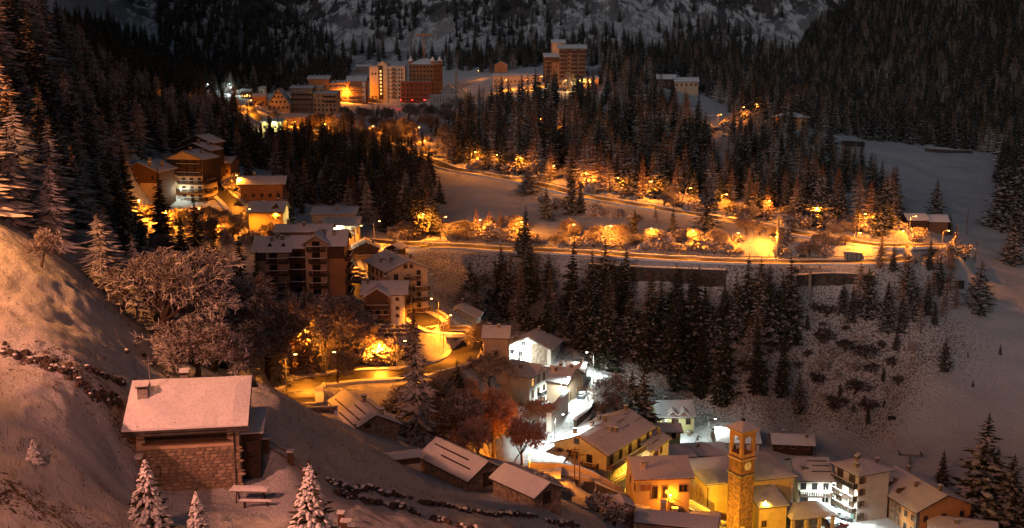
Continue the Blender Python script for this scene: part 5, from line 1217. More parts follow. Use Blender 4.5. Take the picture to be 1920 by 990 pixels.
for i, (a, b_, nk, w) in enumerate(((0, 1, 8, 'above the lower road'), (1, 2, 3, 'crossing the lower road'), (2, 3, 2, 'over the dark slope'))):
    for k in range(nk):
        t = (k + .5) / nk; p = tops_[a].lerp(tops_[b_], t) - Vector((0, 0, 2.0 * 4 * t * (1 - t))); s = 2.4 if k % 2 else -2.4
        chair_(p + Vector((s, 0, -.1)), '%s empty chair from the top on the lift cable %s' % (ords[k], w))
def pole(u, v, Y, h, label, arms=1, m_=None):
    p = ground(u, v, Y); r = thing('utility_pole', label, 'pole', p, R(12)); MB().tube((0, 0, -1), (0, 0, h), .14, .1, 7).build('post', m_ or M_wood, r)
    for k in range(arms): MB().box(-.9, .9, -.06, .06, h - .5 - k * .8, h - .38 - k * .8).build('crossarm', M_wood, r)
    return p + Vector((0, 0, h))
q1 = pole(1674, 365, 455, 11, 'thin power pole with two arms on the ski meadow', 2); q2 = pole(1812, 440, 372, 9, 'bare power pole at the edge of the ski meadow', 0); q3 = pole(1828, 490, 330, 6, 'thin pole on the pinkish slope right of the hairpin', 0)
q4 = pole(1077, 912, 178, 7.2, 'left of two wooden poles with crossarms beside the orange road', 2); q5 = pole(1086, 914, 178, 6.2, 'right of two wooden poles beside the orange road', 1)
q6 = pole(661, 495, 300, 15, 'wooden pole behind the orange apartments beside the junction', 0) if False else None
wire([q4 - Vector((0, 0, .4)), q5 - Vector((0, 0, .4)), Vector((22, 196, -65))], .03, .4, 'power_line', 'wire from the two wooden poles to the balcony house', 'cable')
wire([q1, q2, q3], .025, 1.2, 'power_line', 'thin wire between the poles of the ski meadow', 'cable')
pole(1528, 862, 250, 3, 'short post beside the low barn on the dark meadow', 0)
# wall across the ski run
wall_between([(1308, 246, 535), (1345, 245, 540), (1362, 243, 545)], 1.6, .6, M_wallst, 'road_wall', 'dark wall across the ski run above the lift pylon', 'wall', 2)
wall_between([(1578, 272, 556), (1620, 274, 560)], 2.2, .8, M_wallst, 'field_wall', 'dark wall at the top left corner of the ski meadow', 'wall', 2)
wall_between([(1735, 284, 565), (1780, 287, 568), (1822, 288, 566)], 1.8, .8, M_wallst, 'field_wall', 'snow capped wall along the top edge of the ski meadow', 'wall', 2)
# crane behind the turreted hotel
p = ground(796, 170, 850); r = thing('tower_crane', 'yellowish crane jib showing above the turreted hotel', 'crane', p, R(8))
MB().tube((0, 0, 0), (0, 0, 41), .6, .5, 4).build('mast', M_warmwood, r); MB().box(-6, 6.5, -.4, .4, 41, 42).build('jib', M_warmwood, r); MB().box(-6.5, -4.5, -.6, .6, 39.6, 41).build('counterweight', M_concrete, r)

# ---------------------------------------------------------------- foreground furniture
p = ground(470, 940, 66); r = thing('picnic_table', 'snow covered wooden picnic table before the mountain house', 'table', p, R(-3)); r.scale = (1.15, 1.15, 1.2)
for k in range(4): MB().box(-1.15, 1.15, -.4 + k * .2, -.22 + k * .2, .72, .78).build('plank', M_wood, r)
q = MB(); slab(q, [(-1.18, -.42, .785), (1.18, -.42, .785), (1.18, .42, .785), (-1.18, .42, .785)], 0, .13, 8, 4, .02); q.build('table_snow', M_snow, r)
for x in (-.8, .8):
    MB().tube((x, -.35, 0), (x, -.1, .72), .05, n=5).build('leg', M_dark, r); MB().tube((x, .35, 0), (x, .1, .72), .05, n=5).build('leg', M_dark, r)
p = ground(480, 951, 64); r = thing('bench', 'snow covered wooden bench nearest the picnic table', 'bench', p, R(-3))
MB().box(-1.1, 1.1, -.17, .17, .42, .48).build('seat', M_wood, r); q = MB(); slab(q, [(-1.12, -.19, .485), (1.12, -.19, .485), (1.12, .19, .485), (-1.12, .19, .485)], 0, .12, 7, 2, .02); q.build('bench_snow', M_snow, r)
for x in (-.8, .8): MB().box(x - .06, x + .06, -.12, .12, -.1, .42).build('leg', M_dark, r)
def fence(pix, name, label, h=1.05, spacing=1.9, rails=3, capw=.0, m_=None, post=.11):
    pts_ = [ground(*p) for p in pix]; o0 = pts_[0]; r = thing(name, label, 'fence', o0)
    for a, b in zip(pts_[:-1], pts_[1:]):
        L = (b - a).length; n = max(1, round(L / spacing))
        for k in range(n + (b is pts_[-1])):
            q = a.lerp(b, k / n); q.z = h_at(q.x, q.y); MB().box(-post, post, -post, post, -.4, h).build('post', m_ or M_wood, r, loc=q - o0); MB().box(-post - .05, post + .05, -post - .05, post + .05, h + .002, h + .12, jit=.02).build('post_snow', M_snow, r, loc=q - o0)
        for k in range(n):
            q0, q1_ = a.lerp(b, k / n), a.lerp(b, (k + 1) / n); q0.z = h_at(q0.x, q0.y); q1_.z = h_at(q1_.x, q1_.y)
            for z in [h * (j + .7) / rails for j in range(rails)]:
                MB().tube(q0 - o0 + Vector((0, 0, z)), q1_ - o0 + Vector((0, 0, z)), .055, n=5).build('rail', m_ or M_wood, r)
fence([(500, 845, 76), (545, 870, 74), (575, 905, 71)], 'yard_fence', 'heavy wooden fence beside the yard of the mountain house', 1.0, 2.0, 2, post=.2)
fence([(640, 985, 69), (660, 1010, 66)], 'yard_fence', 'end of a wooden fence at the bottom edge right of the tall snowy fir', .9, 1.6, 2, post=.2)
fence([(745, 812, 160), (800, 832, 158), (845, 850, 156)], 'path_fence', 'long rustic rail fence behind the stone huts', 1.3, 2.3, 4)
p = ground(757, 872, 137); r = thing('wood_pile', 'low pile of logs under snow between the two stone huts', 'wood pile', p, R(20))
for k in range(9): MB().tube((-2.2 + random.uniform(-.2, .2), k * .3 % .9, .15 + .27 * (k // 3)), (2.1 + random.uniform(-.2, .2), k * .3 % .9, .15 + .27 * (k // 3)), .14, n=7).build('log', M_wood, r)
q = MB(); slab(q, [(-2.6, -.4, .95), (2.5, -.4, .95), (2.5, 1.5, 1.2), (-2.6, 1.5, 1.2)], 0, .28, 8, 4, .08); q.build('snow', M_snow, r)
# rows of rough stones and scrub crossing the foreground slope
rk = [MB().lump((0, 0, .1), .42, .34, .34, 6, 4, .3).mesh('rock', mat('field_rock', (.075, .055, .045), .95, .4, 2, .8)) for _ in range(4)]
rs = [MB().lump((0, .05, .42), .36, .3, .12, 6, 3, .2).mesh('rock_snow', M_snow, True) for _ in range(3)]
def stone_row(pix, label, dens=2.2, s0=.6, s1=1.3, spread=.35, snowp=.6):
    pp = spline([ground(*p) for p in pix], .5); o0 = pp[0]; r = thing('dry_stone_wall', label, 'wall', o0)
    L = sum((b - a).length for a, b in zip(pp[:-1], pp[1:])); n = min(290, int(L * dens)); 
    for k in range(n):
        i = random.uniform(0, len(pp) - 1.01); p = pp[int(i)].lerp(pp[int(i) + 1], i % 1) + Vector((random.gauss(0, spread * .5), random.gauss(0, spread), 0)); p.z = h_at(p.x, p.y) + random.uniform(-.05, .12)
        o = link('stone', random.choice(rk), r, p - o0, random.uniform(0, 6)); s = random.uniform(s0, s1); o.scale = (s, s, s * random.uniform(.8, 1.3))
        if random.random() < snowp: link('stone_snow', random.choice(rs), o)
stone_row([(618, 905, 86), (680, 918, 87), (740, 930, 89), (830, 950, 94), (900, 962, 98), (980, 968, 106), (1080, 985, 114)], 'upper row of dark field stones crossing the lower foreground slope', 4.6, .4, .95, .3, .35)
stone_row([(630, 925, 82), (700, 945, 83), (770, 960, 86), (850, 985, 89), (900, 998, 92)], 'lower row of dark field stones crossing the lower foreground slope', 4.6, .35, .9, .35, .4)
stone_row([(0, 655, 80), (40, 668, 79), (90, 690, 77), (130, 705, 76), (165, 738, 73), (200, 750, 72), (228, 758, 71)], 'row of dark field stones running down from the left edge to the mountain house', 8, .25, .75, .4, .25)
stone_row([(80, 672, 82), (110, 690, 80), (140, 700, 79)], 'short row of dark stones left of the mountain house roof', 8, .3, .7, .3, .2)
stone_row([(160, 694, 82), (190, 706, 80), (230, 718, 79)], 'short row of dark stones touching the mountain house roof edge', 8, .3, .7, .3, .2)
stone_row([(350, 730, 100), (230, 640, 104)], 'scattered stones on the upper crest of the foreground slope', .8, .3, .7, 1.5) 

# ---------------------------------------------------------------- trees
M_bark = mat('bark', (.07, .045, .03), .95, .3, 4, .6)
M_spruce = snowy('spruce_needles', (.020, .026, .015), .80, 1.12, 26, .70, (.036, .030, .018), (.55, .55, .57))
M_spruce_l = snowy('snowy_spruce_needles', (.040, .034, .022), .45, .82, 26, .65, (.09, .055, .03), (.46, .45, .45))
M_larch = snowy('larch_twigs', (.17, .085, .032), .62, 1.0, 30, .55, (.10, .055, .028))
M_frost = snowy('frosted_twigs', (.11, .065, .045), -.45, .75, 30, .8, (.08, .05, .035), (.50, .48, .48))
M_bush = snowy('golden_shrub_twigs', (.26, .17, .08), -.4, .5, 20, .7, (.14, .09, .05), (.62, .60, .60))
M_fir = mat('fir_needles', (.035, .036, .018), .9, .35, 6, .6)
def conifer(seed, rad=.17, whorls=30, per=9, droop=.42, ragged=.3, width=.34, bare=.06, top=1.0, power=.85, segs=3, mat_=None):
    """crown and trunk meshes of a conifer one unit tall"""
    rnd = random.Random(seed); vs = []; fs = []
    for w in range(whorls):
        f = w / (whorls - 1); z = bare + (top - bare) * f ** .92
        Rr = rad * max(0.0, (1 - f)) ** power * (1 + .25 * math.sin(w * 1.7 + seed)) + .006
        n = max(4, int(per * (1 - .45 * f))); a0_ = rnd.uniform(0, 6.3)
        for k in range(n):
            if rnd.random() < .06: continue
            a = a0_ + 2 * math.pi * k / n + rnd.uniform(-.25, .25); L = Rr * rnd.uniform(1 - ragged, 1 + ragged * .6)
            dr = droop * rnd.uniform(.7, 1.3) * (1 - .5 * f); zz = z + rnd.uniform(-.01, .01)
            ca, sa = math.cos(a), math.sin(a); b = len(vs); wd = L * width * rnd.uniform(.8, 1.2)
            for s in range(segs + 1):
                t = s / segs; r_ = L * t; h_ = zz - L * dr * (t - .28 * t * t * t) ; ww = wd * (t * 2.2 if t < .4 else (1 - t) * 1.35 + .05)
                jit = rnd.uniform(.75, 1.2)
                vs.append((ca * r_, sa * r_, h_ + .004))
                vs.append((ca * r_ - sa * ww * jit, sa * r_ + ca * ww * jit, h_ - ww * .65 * jit)); vs.append((ca * r_ + sa * ww * jit, sa * r_ - ca * ww * jit, h_ - ww * .65 * jit))
            for s in range(segs):
                p = b + 3 * s; fs += [(p, p + 3, p + 4, p + 1), (p, p + 2, p + 5, p + 3)]
    # leader
    b = len(vs); vs += [(.004, 0, top - .05), (-.004, .003, top - .05), (0, -.004, top - .05), (0, 0, top + .03)]; fs += [(b, b+1, b+3), (b+1, b+2, b+3), (b+2, b, b+3)]
    crown = MB().add(vs, fs); trunk = MB().tube((0, 0, -.06), (0, 0, top * .97), .016, .002, 6)
    return crown, trunk
PROTO = {}
def add_proto(kind, crown, trunk, cm):
    PROTO.setdefault(kind, []).append((crown.mesh('crown', cm), trunk.mesh('trunk', M_bark)))
    both = MB(); both.add(crown.v, crown.f, 0); both.add(trunk.v, trunk.f, 1)
    PROTO.setdefault(kind + '_whole', []).append(both.mesh(kind + '_tree', [cm, M_bark]))
for s in range(5): add_proto('spruce', *conifer(s, rad=(.15, .17, .14, .19, .165)[s], whorls=(34, 30, 38, 30, 34)[s], per=10, ragged=.35), M_spruce)
for s in range(4): add_proto('snowy', *conifer(10 + s, rad=(.19, .22, .18, .2)[s], whorls=34, per=14, droop=.62, ragged=.5, width=.2), M_spruce_l)
for s in range(4): add_proto('larch', *conifer(20 + s, rad=(.15, .17, .14, .16)[s], whorls=40, per=10, droop=.16, ragged=.55, width=.13, bare=.1, power=.75), M_larch)
def broadleaf(seed, levels=5, spread=.55, thick=.02, twig=.0035, kids=(4, 4, 4, 4, 4), up=.35, first=.22):
    rnd = random.Random(seed); crown = MB(); trunk = MB(); 
    def cone(mb, p, q, r0, r1, n=3):
        d = (q - p).normalized(); u = d.orthogonal().normalized(); w = d.cross(u); vs = []
        for c, r_ in ((p, r0), (q, r1)):
            for k in range(n):
                a = 2 * math.pi * k / n; vs.append(c + u * (r_ * math.cos(a)) + w * (r_ * math.sin(a)))
        mb.add(vs, [(k, (k + 1) % n, n + (k + 1) % n, n + k) for k in range(n)])
    def grow(p, d, L, r0, lv):
        mb = trunk if lv < 2 else crown; segs = 2 if lv < 4 else 1; q = p; rr = r0
        pts_ = [p]
        for s in range(segs):
            d = (d + Vector((rnd.gauss(0, .14), rnd.gauss(0, .14), rnd.gauss(0, .1) + (.03 if lv < 3 else -.02)))).normalized(); q2 = q + d * (L / segs); r2 = max(rr * .72, twig * .7)
            cone(mb, q, q2, rr, r2, 5 if lv == 0 else (4 if lv == 1 else 3)); q, rr = q2, r2; pts_.append(q)
        if lv >= levels: return
        for k in range(kids[lv]):
            t = rnd.uniform(.35, 1.0) if lv else rnd.uniform(.55, 1.0); base = pts_[-1] if k == 0 else (pts_[0].lerp(pts_[-1], t))
            u = d.orthogonal().normalized(); a = rnd.uniform(0, 6.28) + k * 2.4; side = (u * math.cos(a) + d.cross(u) * math.sin(a))
            nd = (d * rnd.uniform(.5, 1.0) + side * rnd.uniform(spread * .8, spread * 1.6) + Vector((0, 0, up * rnd.uniform(.2, 1)))).normalized()
            grow(base, nd, L * rnd.uniform(.58, .8), max(rr * .75, twig), lv + 1)
    grow(Vector((0, 0, -.03)), Vector((0, 0, 1)), first, thick, 0)
    zmax = max(v[2] for v in crown.v); sc = 1.0 / zmax
    for mb in (crown, trunk): mb.v = [(x * sc, y * sc, z * sc) for x, y, z in mb.v]
    return crown, trunk
for s in range(4): add_proto('frosted', *broadleaf(30 + s, 6, .60, .017, .0017, (6, 5, 4, 4, 4, 4), .36, .15), M_frost)
for s in range(3): add_proto('autumn', *broadleaf(40 + s, 6, .58, .016, .0018, (6, 5, 4, 4, 4, 4), .38, .15), snowy('autumn_twigs_%s' % 'abc'[s], (.46, .20, .09), -.1, .75, 26, .7, (.28, .12, .055), (.60, .56, .54)))
M_brush = snowy('bare_dark_twigs', (.07, .05, .035), .45, 1.0, 20, .6, (.045, .033, .025), (.55, .55, .55))
for s in range(4): add_proto('brush', *broadleaf(60 + s, 4, .9, .012, .0030, (8, 4, 4, 3, 3), .5, .06), M_brush)
for s in range(4): add_proto('bush', *broadleaf(50 + s, 4, .85, .014, .0045, (8, 6, 5, 4, 4), .5, .06), M_bush)
KIND = {'spruce': ('spruce_tree', 'dark snow dusted spruce'), 'snowy': ('spruce_tree', 'heavily snowed spruce'), 'larch': ('larch_tree', 'brown autumn larch'), 'frosted': ('broadleaf_tree', 'leafless frosted tree'), 'autumn': ('broadleaf_tree', 'reddish frosted tree'), 'bush': ('shrub', 'snow dusted shrub'), 'brush': ('shrub', 'bare dark shrub')}
TREES = []      # (kind, point, height, region, label)
def put(kind, u, v, Y, hpx=None, h=None, label=None, region='trees', w=1.0, rmin=12):
    p = ground(u, v, Y, rmin)
    if p is None: return
    if h is None: h = hpx * p.y / F * 1.02
    TREES.append([kind, p, h, region, label, w])
def inside(poly, x, y):
    c = False; j = len(poly) - 1
    for i in range(len(poly)):
        (xi, yi), (xj, yj) = poly[i], poly[j]
        if (yi > y) != (yj > y) and x < (xj - xi) * (y - yi) / (yj - yi) + xi: c = not c
        j = i
    return c
B_OBJ = [(o.location.x, o.location.y) for o in bpy.data.objects if o.type == 'EMPTY' and o.get('category') in ('house', 'hotel', 'hut', 'apartment house', 'building', 'chalet', 'hall', 'church', 'barn')]
BX = []
for o in bpy.data.objects:
    if o.type == 'EMPTY' and o.get('category') in ('house', 'hotel', 'hut', 'apartment house', 'building', 'chalet', 'hall', 'church', 'barn', 'shed', 'garage', 'tower'):
        for c in o.children:
            if c.name.split('.')[0] in ('wall', 'shaft') and c.type == 'MESH':
                xs = [v.co for v in c.data.vertices]; x0, x1, y0, y1 = min(v.x for v in xs), max(v.x for v in xs), min(v.y for v in xs), max(v.y for v in xs)
                BX.append((o.location.x, o.location.y, o.rotation_euler.z, x0 - 1.5, x1 + 1.5, y0 - 1.5, y1 + 1.5))
def free(p, road=3.4):
    for (ox, oy, rz, x0, x1, y0, y1) in BX:
        dx, dy = p.x - ox, p.y - oy; c, s = math.cos(-rz), math.sin(-rz); lx, ly = dx * c - dy * s, dx * s + dy * c
        if x0 < lx < x1 and y0 < ly < y1: return False
    return True
RPts = np.array([(p.x, p.y) for l in RP.values() for p in l])
def road_d(p): return float(np.min(np.hypot(RPts[:, 0] - p.x, RPts[:, 1] - p.y)))
def region(name, poly, n, mix, h0, h1, rmin=12, space=3.2, keep=None):
    us = [p[0] for p in poly]; vs_ = [p[1] for p in poly]; rnd = random.Random(hash_(name)); got = []; tries = 0
    while len(got) < n and tries < n * 12:
        tries += 1; u, v = rnd.uniform(min(us), max(us)), rnd.uniform(min(vs_), max(vs_))
        if not inside(poly, u, v): continue
        p = ground(u, v, None, rmin)
        if p is None: continue
        sp = space * max(1, p.y / 500)
        if any((p.x - q.x) ** 2 + (p.y - q.y) ** 2 < sp * sp for q in got[-400:]): continue
        if p.y < 800 and (road_d(p) < 4.6 or not free(p)): continue
        got.append(p); k = rnd.random(); acc = 0
        for kd, wt in mix:
            acc += wt
            if k < acc: break
        hh = rnd.uniform(h0, h1) * (1 if rnd.random() < .7 else .72)
        if kd in ('bush', 'brush'): hh = rnd.uniform(1.6, 4.2)
        TREES.append([kd, p, hh, name, None, rnd.uniform(1.05, 1.45)])
def hash_(s): return sum(ord(c) * (i + 7) for i, c in enumerate(s))
S_, N_, L_, F_, A_2, B_ = 'spruce', 'snowy', 'larch', 'frosted', 'autumn', 'bush'
region('left hillside forest', [(-40, 30), (60, 60), (130, 110), (250, 160), (330, 215), (425, 240), (440, 300), (300, 285), (228, 300), (226, 400), (250, 430), (190, 470), (110, 455), (0, 425), (-40, 400)], 420, ((N_, .45), (S_, .55)), 12, 18, 128, 3.6)
region('stand between the hamlet and the hotels', [(430, 225), (470, 262), (600, 268), (700, 285), (800, 320), (812, 350), (800, 405), (825, 448), (700, 438), (660, 392), (560, 378), (540, 330), (440, 310), (400, 250), (420, 215)], 330, ((S_, .8), (N_, .08), (L_, .12)), 10, 15, 12, 3.2)
region('central forest', [(840, 305), (862, 250), (890, 205), (1000, 190), (1130, 185), (1225, 175), (1270, 205), (1300, 230), (1325, 290), (1345, 330), (1350, 392), (1200, 372), (1000, 335)], 380, ((S_, .6), (L_, .4)), 13, 20, 12, 4.2)
region('right forest', [(1362, 290), (1372, 235), (1400, 232), (1520, 250), (1560, 290), (1600, 310), (1640, 355), (1690, 412), (1660, 440), (1500, 428), (1400, 405), (1352, 380)], 180, ((S_, .55), (L_, .45)), 11, 17, 12, 4.0)
region('dark stand below the lower road', [(860, 590), (905, 545), (960, 530), (1080, 540), (1200, 560), (1350, 590), (1480, 560), (1510, 610), (1470, 660), (1420, 700), (1330, 715), (1270, 700), (1200, 668), (1100, 650), (1000, 620), (880, 620)], 52, ((S_, .92), (L_, .08)), 11, 17.5, 12, 3.0)
region('cluster below the hairpin', [(1560, 560), (1640, 575), (1690, 560), (1780, 545), (1800, 575), (1730, 640), (1600, 610)], 22, ((S_, .6), (L_, .4)), 8, 14, 12, 3)
region('larches along the hairpin', [(1650, 478), (1740, 470), (1790, 478), (1790, 510), (1700, 505), (1640, 510)], 26, ((L_, .6), (S_, .25), (B_, .15)), 6, 10, 12, 2.5)
region('hedge under the upper road', [(1000, 375), (1100, 395), (1230, 405), (1260, 425), (1180, 420), (1040, 400)], 14, ((B_, .8), (L_, .2)), 3, 5, 12, 2.5)
region('trees at the park', [(560, 262), (600, 222), (700, 235), (800, 250), (870, 215), (900, 290), (800, 292), (700, 292), (620, 280)], 70, ((L_, .45), (F_, .25), (S_, .3)), 7, 12, 12, 4)
region('trees before the hotels', [(620, 215), (720, 210), (820, 215), (880, 195), (870, 225), (700, 232), (620, 228)], 24, ((L_, .5), (F_, .3), (S_, .2)), 6, 10, 12, 5)
region('spruces behind the hotels', [(330, 190), (440, 172), (560, 152), (650, 128), (640, 105), (500, 105), (340, 130)], 110, ((S_, .9), (N_, .1)), 14, 20, 12, 6)
region('trees around the tower hotel', [(1000, 175), (1120, 175), (1200, 170), (1230, 150), (1130, 130), (1120, 160)], 50, ((S_, .6), (L_, .4)), 13, 19, 12, 4.5)
region('edge of the upper village', [(330, 215), (440, 195), (450, 240), (360, 260)], 50, ((S_, .6), (N_, .3), (L_, .1)), 11, 15, 12, 4)
region('ravine scrub', [(860, 570), (960, 545), (1000, 600), (1050, 640), (1100, 690), (1000, 610), (900, 600)], 60, ((F_, .6), (B_, .4)), 5, 9, 12, 3)
region('scrub on the brushy slope', [(1400, 640), (1530, 580), (1640, 640), (1740, 640), (1680, 740), (1620, 800), (1560, 770), (1500, 700)], 75, (('brush', .65), (B_, .20), (S_, .15)), 3, 6, 12, 3.0)
region('brush under the dark stand', [(1000, 560), (1200, 580), (1500, 580), (1480, 700), (1340, 730), (1150, 700), (1020, 650)], 60, (('brush', 1),), 3, 5, 12, 2)
region('trees on the lane', [(440, 345), (540, 345), (570, 400), (530, 420), (470, 330)], 14, ((S_, .5), (N_, .3), (L_, .2)), 8, 12, 12, 3)
region('golden trees on the lane', [(385, 420), (450, 400), (470, 440), (420, 460), (390, 450)], 16, ((F_, .5), (B_, .5)), 4, 7, 12, 2.5)
region('slope above the hairpin', [(420, 640), (560, 605), (610, 640), (600, 695), (520, 725), (450, 700)], 40, ((N_, .6), (F_, .2), (L_, .2)), 7, 12, 135, 3.2)
region('far forest', [(830, 108), (1020, 98), (1020, 118), (930, 140), (830, 130)], 90, ((S_, .8), (L_, .2)), 11, 17, 600, 4)
region('left belt of the village road', [(470, 600), (560, 590), (660, 610), (660, 690), (560, 700), (500, 670)], 34, ((N_, .5), (F_, .3), (L_, .2)), 7, 11, 12, 2.8)
region('conifers of the left crest', [(150, 500), (240, 520), (330, 560), (420, 600), (430, 640), (330, 640), (230, 590)], 26, ((N_, .8), (S_, .2)), 7, 12, 122, 3.2)
region('frosted trees of the left crest', [(240, 600), (330, 560), (480, 600), (520, 690), (470, 715), (340, 690)], 30, ((F_, .9), (N_, .1)), 6, 9, 125, 2.6)
region('trees between the huts and the road', [(690, 770), (760, 760), (840, 735), (930, 760), (960, 830), (880, 850), (760, 800), (700, 780)], 34, ((F_, .45), (A_2, .25), (B_, .3)), 3, 5.5, 12, 3)
